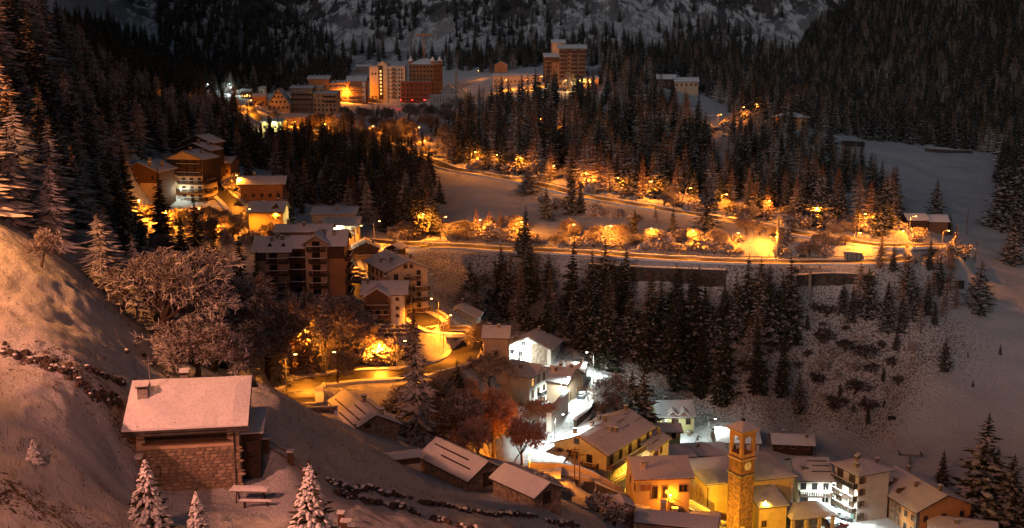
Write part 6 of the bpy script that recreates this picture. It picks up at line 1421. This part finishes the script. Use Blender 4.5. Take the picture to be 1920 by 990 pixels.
# single trees the photograph lets you pick out: kind, base pixel, depth, height in pixels
for a in ((N_, 45, 438, 178, 178, 'bright orange lit snowy spruce at the left edge above the open slope', 1.5), (N_, 96, 466, 160, 176, 'tall snowy spruce right of the bright orange lit spruce at the left edge', 1.3), (N_, 6, 430, 165, 110, 'lowest orange lit spruce touching the left edge', 1.5), (N_, 128, 420, 185, 200, 'tall spruce behind the pair at the left edge', 1.1),
    (N_, 196, 545, 150, 150, 'broad drooping snowy spruce standing alone on the crest of the left slope', 1.9), (S_, 228, 470, 215, 145, 'dark spruce below the brown apartments', 1.0), (S_, 268, 475, 225, 85, 'small dark spruce left of the snowy canopy', 1.0), (S_, 307, 475, 230, 160, 'tall spruce in front of the stepped apartments', .9), (S_, 370, 500, 225, 135, 'dark spruce in front of the bright lane bend', 1.1), (S_, 340, 470, 235, 70, 'short spruce between two tall ones by the bright canopy', 1.0), (S_, 402, 520, 220, 90, 'dark slim spruce right of the lane bend', 1.0),
    (S_, 455, 600, 205, 165, 'dark spruce at the left corner of the large dark apartment house', 1.1), (S_, 486, 585, 215, 120, 'spruce before the left wall of the large dark apartment house', 1.0), (N_, 540, 650, 205, 130, 'slim snowy spruce under the curved terrace wall', .9), (N_, 521, 640, 206, 108, 'shorter snowy spruce under the curved terrace wall', .9), (N_, 607, 560, 235, 50, 'small spruce on top of the curved terrace wall', 1.0),
    (N_, 614, 650, 212, 118, 'warm lit conical spruce below the curved terrace wall', 1.5), (L_, 660, 660, 214, 90, 'brown larch left of the boulder wall', 1.4), (L_, 690, 590, 236, 50, 'small larch before the brown gabled chalet', 1.3),
    (N_, 784, 840, 166, 268, 'very tall drooping conifer between the stone hut and the road', .95), (S_, 857, 760, 190, 95, 'young spruce right of the very tall conifer', 1.1), (L_, 775, 640, 225, 70, 'larch at the right end of the boulder wall', 1.2), (S_, 545, 430, 330, 75, 'spruce between the tall yellow house and the lit hall', 1.0),
    (F_, 310, 655, 150, 200, 'large leafless frosted tree with a dark trunk on the left crest', 1.25), (F_, 420, 690, 160, 160, 'wide frosted tree behind the mountain house roof', 1.5), (F_, 370, 705, 140, 130, 'low frosted tree touching the mountain house roof', 1.4), (F_, 500, 705, 170, 150, 'frosted tree left of the lower hairpin', 1.2), (F_, 260, 610, 160, 120, 'frosted tree left of the large dark trunked one', 1.4), (F_, 460, 640, 190, 130, 'frosted tree below the spruce by the dark apartments', 1.4), (F_, 634, 722, 194, 72, 'frosted tree inside the road hairpin', 1.0), (F_, 76, 500, 118, 80, 'small frosted sapling on the crest of the left slope', 1.0),
    (F_, 872, 848, 172, 130, 'wide frosted tree left of the reddish ones above the road', .9), (A_2, 925, 858, 172, 150, 'tall reddish frosted tree before the hipped white house', .8), (A_2, 978, 876, 178, 110, 'reddish tree beside the orange globe lamp', .9), (A_2, 900, 866, 168, 110, 'reddish tree left of the tall reddish frosted one', .9), (A_2, 1000, 800, 205, 60, 'low reddish tree under the terrace wall', 1.5), (F_, 905, 662, 218, 70, 'golden lit frosted tree outside the upper road bend', .9), (F_, 915, 720, 210, 70, 'frosted tree below the narrow tan house', 1.4),
    (S_, 1203, 806, 234, 132, 'tall snowy spruce standing behind the balcony house', 1.4), (S_, 1183, 795, 240, 108, 'spruce left of the tallest one behind the balcony house', 1.3), (F_, 1158, 775, 246, 80, 'white lit frosted tree left of the spruces behind the balcony house', 1.3), (F_, 1140, 790, 235, 70, 'white lit frosted bush right of the white street', 1.3), (L_, 1113, 765, 240, 60, 'small orange larch right of the car on the white street', 1.6),
    (S_, 1835, 1000, 212, 245, 'tallest dark spruce at the lower right', 1.5), (S_, 1882, 1010, 205, 175, 'dark spruce right of the tallest one at the lower right', 1.6), (S_, 1862, 985, 214, 160, 'dark spruce squeezed between the two big ones at the lower right', 1.3), (S_, 1918, 1010, 204, 120, 'dark spruce cut by the lower right edge', 1.5), (S_, 1766, 910, 232, 75, 'small slim spruce left of the tallest dark one', 1.0),
    (S_, 1755, 408, 382, 72, 'lone spruce above the log barn on the ski meadow', 1.6), (S_, 1832, 583, 288, 98, 'round spruce standing apart below the hairpin', 1.8), (S_, 1780, 440, 372, 45, 'small spruce right of the log barn', 1.0), (S_, 1771, 692, 268, 66, 'slim dark spruce on the right meadow', 1.0), (S_, 1898, 495, 335, 90, 'spruce at the right edge below the dark slope', 1.5), (S_, 1880, 430, 400, 130, 'dark spruce at the foot of the right edge forest', 1.4), (S_, 1910, 430, 395, 150, 'tall dark spruce at the right edge', 1.5), (S_, 1875, 664, 270, 22, 'tiny spruce on the right meadow beside the edge', 1.0), (S_, 1824, 725, 262, 16, 'tiny dark spruce on the empty right meadow', 1.0), (S_, 1815, 670, 266, 12, 'tiniest spruce on the empty right meadow', 1.0),
    (S_, 1630, 352, 470, 65, 'spruce at the left edge of the ski meadow', 1.5), (S_, 1600, 340, 475, 60, 'second spruce at the left edge of the ski meadow', 1.4),
    (S_, 990, 362, 385, 58, 'round dark spruce on the meadow edge under the upper road', 2.0), (S_, 1024, 412, 342, 62, 'spruce standing alone on the middle meadow', 1.4), (S_, 1072, 402, 348, 80, 'tall spruce at the upper road above the middle meadow', 1.2), (S_, 1088, 400, 350, 60, 'shorter spruce beside the tall one above the middle meadow', 1.2), (S_, 1262, 443, 315, 55, 'small dark cone shaped spruce right on the middle meadow', 1.2), (S_, 1189, 455, 306, 68, 'slender spruce in the gap of the golden hedge', .9), (S_, 1325, 440, 318, 115, 'large dark spruce crossing the upper road', 1.3), (S_, 826, 382, 365, 50, 'right of two dark spruces at the left end of the middle meadow', 1.3), (S_, 806, 380, 366, 48, 'left of two dark spruces at the left end of the middle meadow', 1.3),
    (S_, 972, 470, 300, 50, 'short spruce beside the lower road', 1.0), (S_, 984, 480, 296, 95, 'tall spruce crossing the lower road', 1.1), (L_, 915, 440, 312, 48, 'middle small larch in the row above the lower road', 1.3), (L_, 893, 438, 313, 50, 'left small larch in the row above the lower road', 1.3), (L_, 937, 440, 312, 46, 'right small larch in the row above the lower road', 1.2), (S_, 872, 428, 318, 26, 'small dark spruce left of the larch row', 1.2), (L_, 958, 445, 310, 44, 'larch right of the larch row, before the tall spruce', 1.2), (S_, 1206, 455, 306, 22, 'tiny spruce right of the slender one in the golden hedge', 1.0), (S_, 1225, 457, 305, 24, 'second tiny spruce right of the slender one in the golden hedge', 1.0),
    (S_, 1002, 610, 283, 155, 'tall dark spruce at the left end of the dark stand', .8), (S_, 1022, 650, 274, 120, 'lower dark spruce at the left end of the dark stand', .8), (S_, 1067, 605, 282, 165, 'column shaped dark spruce in the left of the dark stand', .75), (S_, 1102, 660, 272, 150, 'drooping dark spruce standing left of a snow gap', 1.0), (S_, 1130, 690, 268, 180, 'dark spruce reaching the ravine floor', .9), (S_, 1160, 600, 281, 120, 'slim spruce at the snow gap in the dark stand', .8), (S_, 1215, 690, 268, 190, 'tall dark spruce left of the middle of the stand', .85), (S_, 1265, 725, 264, 190, 'dark spruce reaching low in the middle of the stand', .8), (S_, 1300, 690, 270, 200, 'tallest spruce in the middle of the dark stand', .8), (S_, 1312, 742, 262, 140, 'lowest slim spruce in the middle of the dark stand', .7), (S_, 1355, 752, 261, 165, 'dark spruce at the lower edge of the stand', .75), (S_, 1345, 660, 273, 120, 'spruce right of the snow gap in the stand', .8), (S_, 1420, 738, 264, 160, 'slim dark spruce right of the lower edge spruce', .75), (S_, 1464, 742, 265, 125, 'slim spruce second from the right in the stand', .8), (S_, 1400, 620, 280, 150, 'spruce in the right part of the dark stand', .9), (S_, 1440, 640, 278, 150, 'second spruce in the right part of the dark stand', .9), (S_, 1480, 640, 278, 170, 'last tall spruce on the right of the dark stand', 1.0), (S_, 1498, 772, 266, 78, 'small cone shaped spruce standing apart below the stand', 1.2)):
    k_, u, v, Y, hp, lb, wd = a; put(k_, u, v, Y, hp, label=lb, region='single trees', w=wd)
# shrubs that glow round the road lamps
rnd = random.Random(5)
for (loc, u, v) in list(LAMPS):
    if u == 0 or loc.y < 195 or (loc.y > 700 and u > 700): continue
    if v > 690: continue
    road = (1 if (loc.y < 620 and u > 500) else 0)
    for k in range(7 if road else 3):
        a = rnd.uniform(0, 6.28); d = rnd.uniform(2.5, 11); p = loc + Vector((math.cos(a) * d * 1.3, abs(math.sin(a)) * d * .7 + 1.2, 0)); p.z = h_at(p.x, p.y)
        if road_d(p) < 4.2 or not free(p): continue
        TREES.append(['bush' if rnd.random() < .45 else 'frosted', p, rnd.uniform(2.4, 5.4), 'shrubs round the road lamps', None, 1.3])
for k in range(62):   # hedges of golden shrubs along the lower road
    u = rnd.uniform(1060, 1390) if k < 40 else rnd.uniform(835, 1010); p = ground(u, 466 + (u - 1060) * .05 - rnd.uniform(2, 12), 300)
    if road_d(p) > 4.3: TREES.append(['bush', p, rnd.uniform(1.8, 3.2), 'golden hedge on the lower road', None, 1.5])
for k in range(16):
    p = ground(rnd.uniform(675, 755), rnd.uniform(655, 682), 225); TREES.append(['bush', p, rnd.uniform(2.2, 4.0), 'brightest golden bushes', None, 1.5])
# the far forests of the mountain sides
region('far forest', [(100, 60), (200, 40), (310, 100), (430, 105), (560, 125), (660, 118), (650, 165), (450, 178), (300, 165), (200, 130)], 700, ((S_, 1),), 12, 17, 400, 4)
region('far forest', [(290, 10), (520, 20), (590, 60), (640, 100), (500, 108), (380, 105), (300, 85)], 650, ((S_, 1),), 13, 18, 500, 4)
region('far forest', [(640, 95), (860, 105), (1030, 80), (1120, 60), (1280, 100), (1300, 140), (1230, 160), (1130, 125), (900, 125), (700, 115)], 600, ((S_, .85), (L_, .15)), 13, 19, 600, 5)
region('far forest', [(690, 10), (790, 20), (760, 80), (700, 70)], 120, ((S_, 1),), 13, 18, 800, 5)
region('far forest', [(1130, 100), (1280, 110), (1300, 165), (1380, 215), (1560, 250), (1920, 290), (1960, 280), (1960, 120), (1500, 120), (1400, 125), (1300, 95)], 1900, ((S_, .7), (L_, .3)), 12, 19, 480, 3.5)
region('far forest', [(1480, 130), (1520, 60), (1600, 0), (1640, -30), (1980, -40), (1980, 140)], 1900, ((S_, .75), (L_, .25)), 12, 18, 600, 3.5)
region('far forest', [(1230, 60), (1330, 45), (1440, 90), (1520, 110), (1480, 140), (1280, 110)], 420, ((S_, .8), (L_, .2)), 13, 18, 600, 4)
region('far forest', [(840, -20), (1020, -10), (1040, 70), (930, 100), (860, 90)], 200, ((S_, 1),), 12, 17, 800, 6)
region('far forest', [(300, -40), (560, -40), (560, 20), (420, 20), (290, 12)], 260, ((S_, 1),), 12, 17, 900, 6)
region('far forest', [(560, -30), (1960, -30), (1960, 60), (1300, 90), (1000, 60), (800, 90), (560, 60)], 60, ((S_, 1),), 10, 16, 900, 9)
region('forest at the right edge', [(1868, 330), (1925, 300), (1960, 330), (1960, 470), (1905, 440), (1872, 400)], 60, ((S_, 1),), 14, 20, 12, 4)
region('forest at the right edge', [(1580, 258), (1740, 274), (1870, 290), (1920, 300), (1920, 330), (1880, 310), (1860, 280), (1700, 262)], 120, ((S_, .8), (L_, .2)), 12, 19, 500, 3.5)

MARKS = [(1384, 880, 'the bell tower'), (1090, 870, 'the balcony house'), (1268, 790, 'the dormer house in the hollow'), (980, 720, 'the hipped white house'), (1090, 738, 'the car on the white street'), (725, 150, 'the tall pale hotel'), (1060, 120, 'the stepped tower hotel'), (631, 165, 'the brown hotel'), (595, 190, 'the terraced block'), (840, 180, 'the arched hall'),
 (550, 500, 'the large dark apartment house'), (718, 565, 'the round cornered chalet'), (760, 540, 'the orange apartments'), (497, 405, 'the tall yellow house'), (620, 425, 'the lit hall'), (345, 320, 'the stepped apartments'), (280, 345, 'the brown apartments'), (665, 790, 'the long stone hut'), (1456, 440, 'the tall lift pylon'), (1330, 245, 'the lift pylon on the ski run'), (1517, 535, 'the pylon on the brushy slope'), (1745, 420, 'the log barn'),
 (1488, 225, 'the pyramid roofed chalet'), (1265, 150, 'the ridge chalet'), (1230, 515, 'the long retaining wall'), (1765, 475, 'the road hairpin'), (505, 245, 'the pale yellow lit house'), (521, 190, 'the triangular house'), (70, 45, 'the orange house at the top left'), (330, 200, 'the small orange shed'), (1620, 880, 'the tall white house'), (855, 590, 'the scaffolded hut'), (885, 305, 'the first golden bush of the upper road'), (1355, 395, 'the brightest golden bush'), (1090, 350, 'the lamp above the meadow centre'), (1212, 370, 'the golden bushes halfway up the upper road'), (150, 300, 'the middle of the left hillside'), (60, 180, 'the steep left edge'), (1110, 250, 'the middle of the central forest'), (1220, 600, 'the middle of the dark stand'), (1560, 350, 'the middle of the right forest'), (960, 250, 'the left part of the central forest')]
ORD = ['nearest', 'second nearest', 'third nearest', 'fourth nearest', 'fifth nearest', 'sixth nearest', 'seventh nearest', 'eighth nearest', 'ninth nearest', 'tenth nearest', 'eleventh nearest', 'twelfth nearest'] + [w + ' nearest' for w in ('thirteenth fourteenth fifteenth sixteenth seventeenth eighteenth nineteenth twentieth twenty-first twenty-second twenty-third twenty-fourth twenty-fifth twenty-sixth twenty-seventh twenty-eighth twenty-ninth thirtieth thirty-first thirty-second thirty-third thirty-fourth thirty-fifth thirty-sixth thirty-seventh thirty-eighth thirty-ninth fortieth forty-first forty-second forty-third forty-fourth forty-fifth forty-sixth forty-seventh forty-eighth forty-ninth fiftieth').split()]
def emit_trees():
    rest = {}; cls = {}
    for t in TREES:
        t.append(t[2] / t[1].y * F)
        cls.setdefault(KIND[t[0]][0], []).append(t)
    chosen = []
    for c, ts in cls.items():
        ts.sort(key=lambda t: (t[4] is None, t[3] == 'far forest', -t[6]))
        for i, t in enumerate(ts):
            u, v = proj(t[1]); vis = -40 < u < 1960 and v - t[6] < 1000
            if i < 300 and t[3] != 'far forest' and vis: chosen.append((c, t))
            else: rest.setdefault(t[0], []).append(t)
    cand = {}
    for c, t in chosen:
        if t[4]: continue
        u, v = proj(t[1]); v -= t[6] * .5; m_ = min(MARKS, key=lambda m: math.hypot(m[0] - u, m[1] - v)); dx, dy = u - m_[0], v - m_[1]
        dr = ('to the right of' if dx > 0 else 'to the left of') if abs(dx) > abs(dy) else ('below' if dy > 0 else 'above')
        cand.setdefault((t[0], m_[2], dr), []).append((math.hypot(dx, dy), t))
    for (k, mk, dr), l in cand.items():
        l.sort(key=lambda a: a[0])
        for i, (_, t) in enumerate(l):
            if len(l) == 1: t[4] = '%s %s %s' % (KIND[k][1], dr, mk)
            elif i < len(ORD): t[4] = '%s, %s %s %s' % (KIND[k][1], ORD[i], dr, mk); t[4] = t[4] if len(t[4].split()) < 17 else t[4].replace('snow dusted ', '').replace('heavily snowed ', 'snowy ').replace('leafless ', '').replace('brown autumn ', '')
            else: t[4] = '%s farther %s %s' % (KIND[k][1], dr, mk); t[3] = '%ss %s %s' % (KIND[k][0].replace('_', ' '), dr, mk)
    rr = random.Random(3)
    for i, (c, t) in enumerate(chosen):
        k, p, h_, reg, lb, w, px = t; pr = PROTO[k]; cr, tr = pr[i % len(pr)]
        root = thing(c, lb, 'shrub' if k in ('bush', 'brush') else 'tree', (p.x, p.y, p.z - .15), rr.uniform(0, 6.28), reg if reg != 'single trees' else None)
        w = w * 1.2 if k == 'spruce' else w; root.scale = (h_ * w, h_ * w, h_); root.rotation_euler.x = rr.gauss(0, .022); root.rotation_euler.y = rr.gauss(0, .022); link('trunk', tr, root); link('crown', cr, root)
    # everything smaller is forest
    def scatter(name, mesh_, pts_, scs):
        me = bpy.data.meshes.new(name); me.from_pydata([tuple(p) for p in pts_], [], []); n = len(pts_)
        a = me.attributes.new('size', 'FLOAT_VECTOR', 'POINT'); a.data.foreach_set('vector', np.array(scs, dtype=np.float32).ravel())
        b = me.attributes.new('turn', 'FLOAT_VECTOR', 'POINT'); b.data.foreach_set('vector', np.array([(0, 0, rr.uniform(0, 6.28)) for _ in range(n)], dtype=np.float32).ravel())
        o = link(name, me); tag(o, kind='stuff'); ng = bpy.data.node_groups.new(name + '_scatter', 'GeometryNodeTree')
        ng.interface.new_socket('Geometry', in_out='INPUT', socket_type='NodeSocketGeometry'); ng.interface.new_socket('Geometry', in_out='OUTPUT', socket_type='NodeSocketGeometry')
        i_n, o_n = ng.nodes.new('NodeGroupInput'), ng.nodes.new('NodeGroupOutput'); iop = ng.nodes.new('GeometryNodeInstanceOnPoints'); oi = ng.nodes.new('GeometryNodeObjectInfo'); oi.inputs['Object'].default_value = mesh_; oi.inputs['As Instance'].default_value = True
        at_ = ng.nodes.new('GeometryNodeInputNamedAttribute'); at_.data_type = 'FLOAT_VECTOR'; at_.inputs['Name'].default_value = 'size'
        rt = ng.nodes.new('GeometryNodeInputNamedAttribute'); rt.data_type = 'FLOAT_VECTOR'; rt.inputs['Name'].default_value = 'turn'
        e2r = ng.nodes.new('FunctionNodeEulerToRotation'); ng.links.new(rt.outputs['Attribute'], e2r.inputs[0])
        ng.links.new(i_n.outputs[0], iop.inputs['Points']); ng.links.new(oi.outputs['Geometry'], iop.inputs['Instance']); ng.links.new(at_.outputs['Attribute'], iop.inputs['Scale']); ng.links.new(e2r.outputs[0], iop.inputs['Rotation']); ng.links.new(iop.outputs[0], o_n.inputs[0])
        md = o.modifiers.new('scatter', 'NODES'); md.node_group = ng
        return o
    for k, ts in rest.items():
        wl = PROTO[k + '_whole']; nv = len(wl) if len(ts) > 60 else 1
        for vi in range(nv):
            sub = ts[vi::nv]
            if not sub: continue
            # the pattern tree stands in the forest itself, as one of its trees
            t0 = sub[0]; src = link('forest_floor_saplings', wl[vi], None, t0[1] - Vector((0, 0, .2)), 0); src.scale = (1, 1, 1)
            u, v = proj(t0[1]); src.location = t0[1]; SRC.append((src, t0)); 
            scatter('distant_forest' if k in ('spruce', 'snowy', 'larch') else 'distant_scrub', src, [t[1] - Vector((0, 0, .2)) for t in sub], [(t[2] * t[5], t[2] * t[5], t[2]) for t in sub])
SRC = []
emit_trees()
for i, (o, t) in enumerate(SRC):   # pattern saplings: a metre high, standing between the big trees
    tag(o, '%s sapling one metre high, hidden among the far trees of the mountain side (%s)' % (KIND[t[0]][1], 'abcdefghijklmnopqrstuvwxyz'[i]), 'sapling', 'saplings between the far trees') if False else tag(o, kind='stuff')

# ---------------------------------------------------------------- snow laden firs in the foreground
def near_fir(name, label, u, v, Y, h_, w, seed, sparse=1.0):
    rnd = random.Random(seed); p = ground(u, v, Y); r = thing(name, label, 'tree', (p.x, p.y, p.z - .05))
    cr, tr = conifer(seed, w / h_ / 2 * 1.0, int(15 + h_ * 2), 11, .45, .3, .26, .05, 1.0, .8, 4)
    sc = lambda mb: [(x * h_, y * h_, z * h_) for x, y, z in mb.v]
    cr.v = sc(cr); tr.v = sc(tr); tr.build('trunk', M_bark, r); cr.build('crown', M_fir, r)
    for k in range(5):
        b = MB(); n = int((50 + 22 * h_) * sparse)
        for j in range(n):
            f = rnd.random() ** 1.25; z = h_ * (.05 + .86 * f); R_ = w / 2 * (1 - f) ** .8; a = rnd.uniform(0, 6.28); t = rnd.uniform(.45, 1.0); q = Vector((math.cos(a) * R_ * t, math.sin(a) * R_ * t, z - R_ * t * .38 + .03))
            s = rnd.uniform(.5, 1.0) * (.07 + .095 * (1 - f)) * (w / 2.0) ** .5 * 1.1; rot = Matrix.Rotation(a, 3, 'Z') @ Matrix.Rotation(.42 + rnd.uniform(-.15, .3), 3, 'Y')
            b.lump(q, s * 1.75, s * 1.0, s * .55, 7, 4, .2, 0, rot)
        tag(b.build('snow_load', M_snow, r, True), kind='stuff')
    tw = MB()
    for j in range(14):
        z = h_ * rnd.uniform(.86, .99); a = rnd.uniform(0, 6.28); L = (h_ * 1.02 - z) * .8 + .08; tw.tube((0, 0, z), (math.cos(a) * L, math.sin(a) * L, z + L * .25), .012, .006, 4)
    tw.build('top_twigs', M_bark, r)
near_fir('snowy_fir', 'bushy snow laden fir in front of the mountain house', 280, 985, 56, 4.5, 2.6, 101)
near_fir('snowy_fir', 'tall snow laden fir right of the picnic table at the bottom edge', 585, 1010, 62, 5.3, 3.2, 102)
near_fir('snowy_fir', 'young snow laden fir between the bushy one and the picnic table', 372, 1010, 54, 3.2, 1.7, 103)
near_fir('snowy_fir', 'tiny snow laden fir alone on the left foreground slope', 64, 866, 55, 1.5, .95, 104, .8)
# ---------------------------------------------------------------- dry grass and twigs through the snow
def grass():
    rnd = random.Random(8); vs = []; fs = []
    for k in range(9500):
        Y = 28 + 110 * rnd.random() ** 1.2; x = rnd.uniform(-.50, .12) * Y; z = h_at(x, Y)
        if math.hypot(x + 21, Y - 80) < 8 or (x > -22 and x < -8 and 58 < Y < 80): continue
        cl = mnoise.noise(Vector((x * .12, Y * .12, 0)))
        if cl < -.05 and rnd.random() < .8: continue
        for j in range(rnd.randint(2, 5)):
            a = rnd.uniform(0, 6.28); h_ = rnd.uniform(.08, .38) * (1 + (rnd.random() < .08) * 1.6); dx, dy = math.cos(a) * .02, math.sin(a) * .02; ox, oy = x + rnd.gauss(0, .12), Y + rnd.gauss(0, .12); tx, ty = rnd.gauss(0, .12), rnd.gauss(0, .12)
            b = len(vs); vs += [(ox - dx, oy - dy, z - .08), (ox + dx, oy + dy, z - .08), (ox + tx * h_ * 2, oy + ty * h_ * 2, z + h_)]; fs.append((b, b+1, b+2))
    o = MB().add(vs, fs).build('dry_grass', mat('dry_grass_blades', (.16, .09, .045), .9, .3)); tag(o, kind='stuff')
grass()
for (u, v, Y, h_, lb) in ((1000, 930, 140, 3.2, 'bare thorny bush against the wall of the middle stone hut'), (905, 905, 134, 2.6, 'small bare bush at the gable of the middle stone hut'), (1120, 960, 170, 3.0, 'bare shrub on the orange lit slope below the road, left one'), (1150, 985, 166, 3.4, 'bare shrub on the orange lit slope below the road, right one'), (1060, 935, 165, 2.0, 'low bare shrub beside the orange lit path'), (1240, 1000, 170, 2.2, 'bare shrub before the long garage')):
    p = ground(u, v, Y); cr, tr = PROTO['bush'][random.randrange(4)]; r = thing('shrub', lb, 'shrub', p, random.random() * 6); r.scale = (h_ * 1.1, h_ * 1.1, h_); link('trunk', tr, r); link('crown', cr, r)
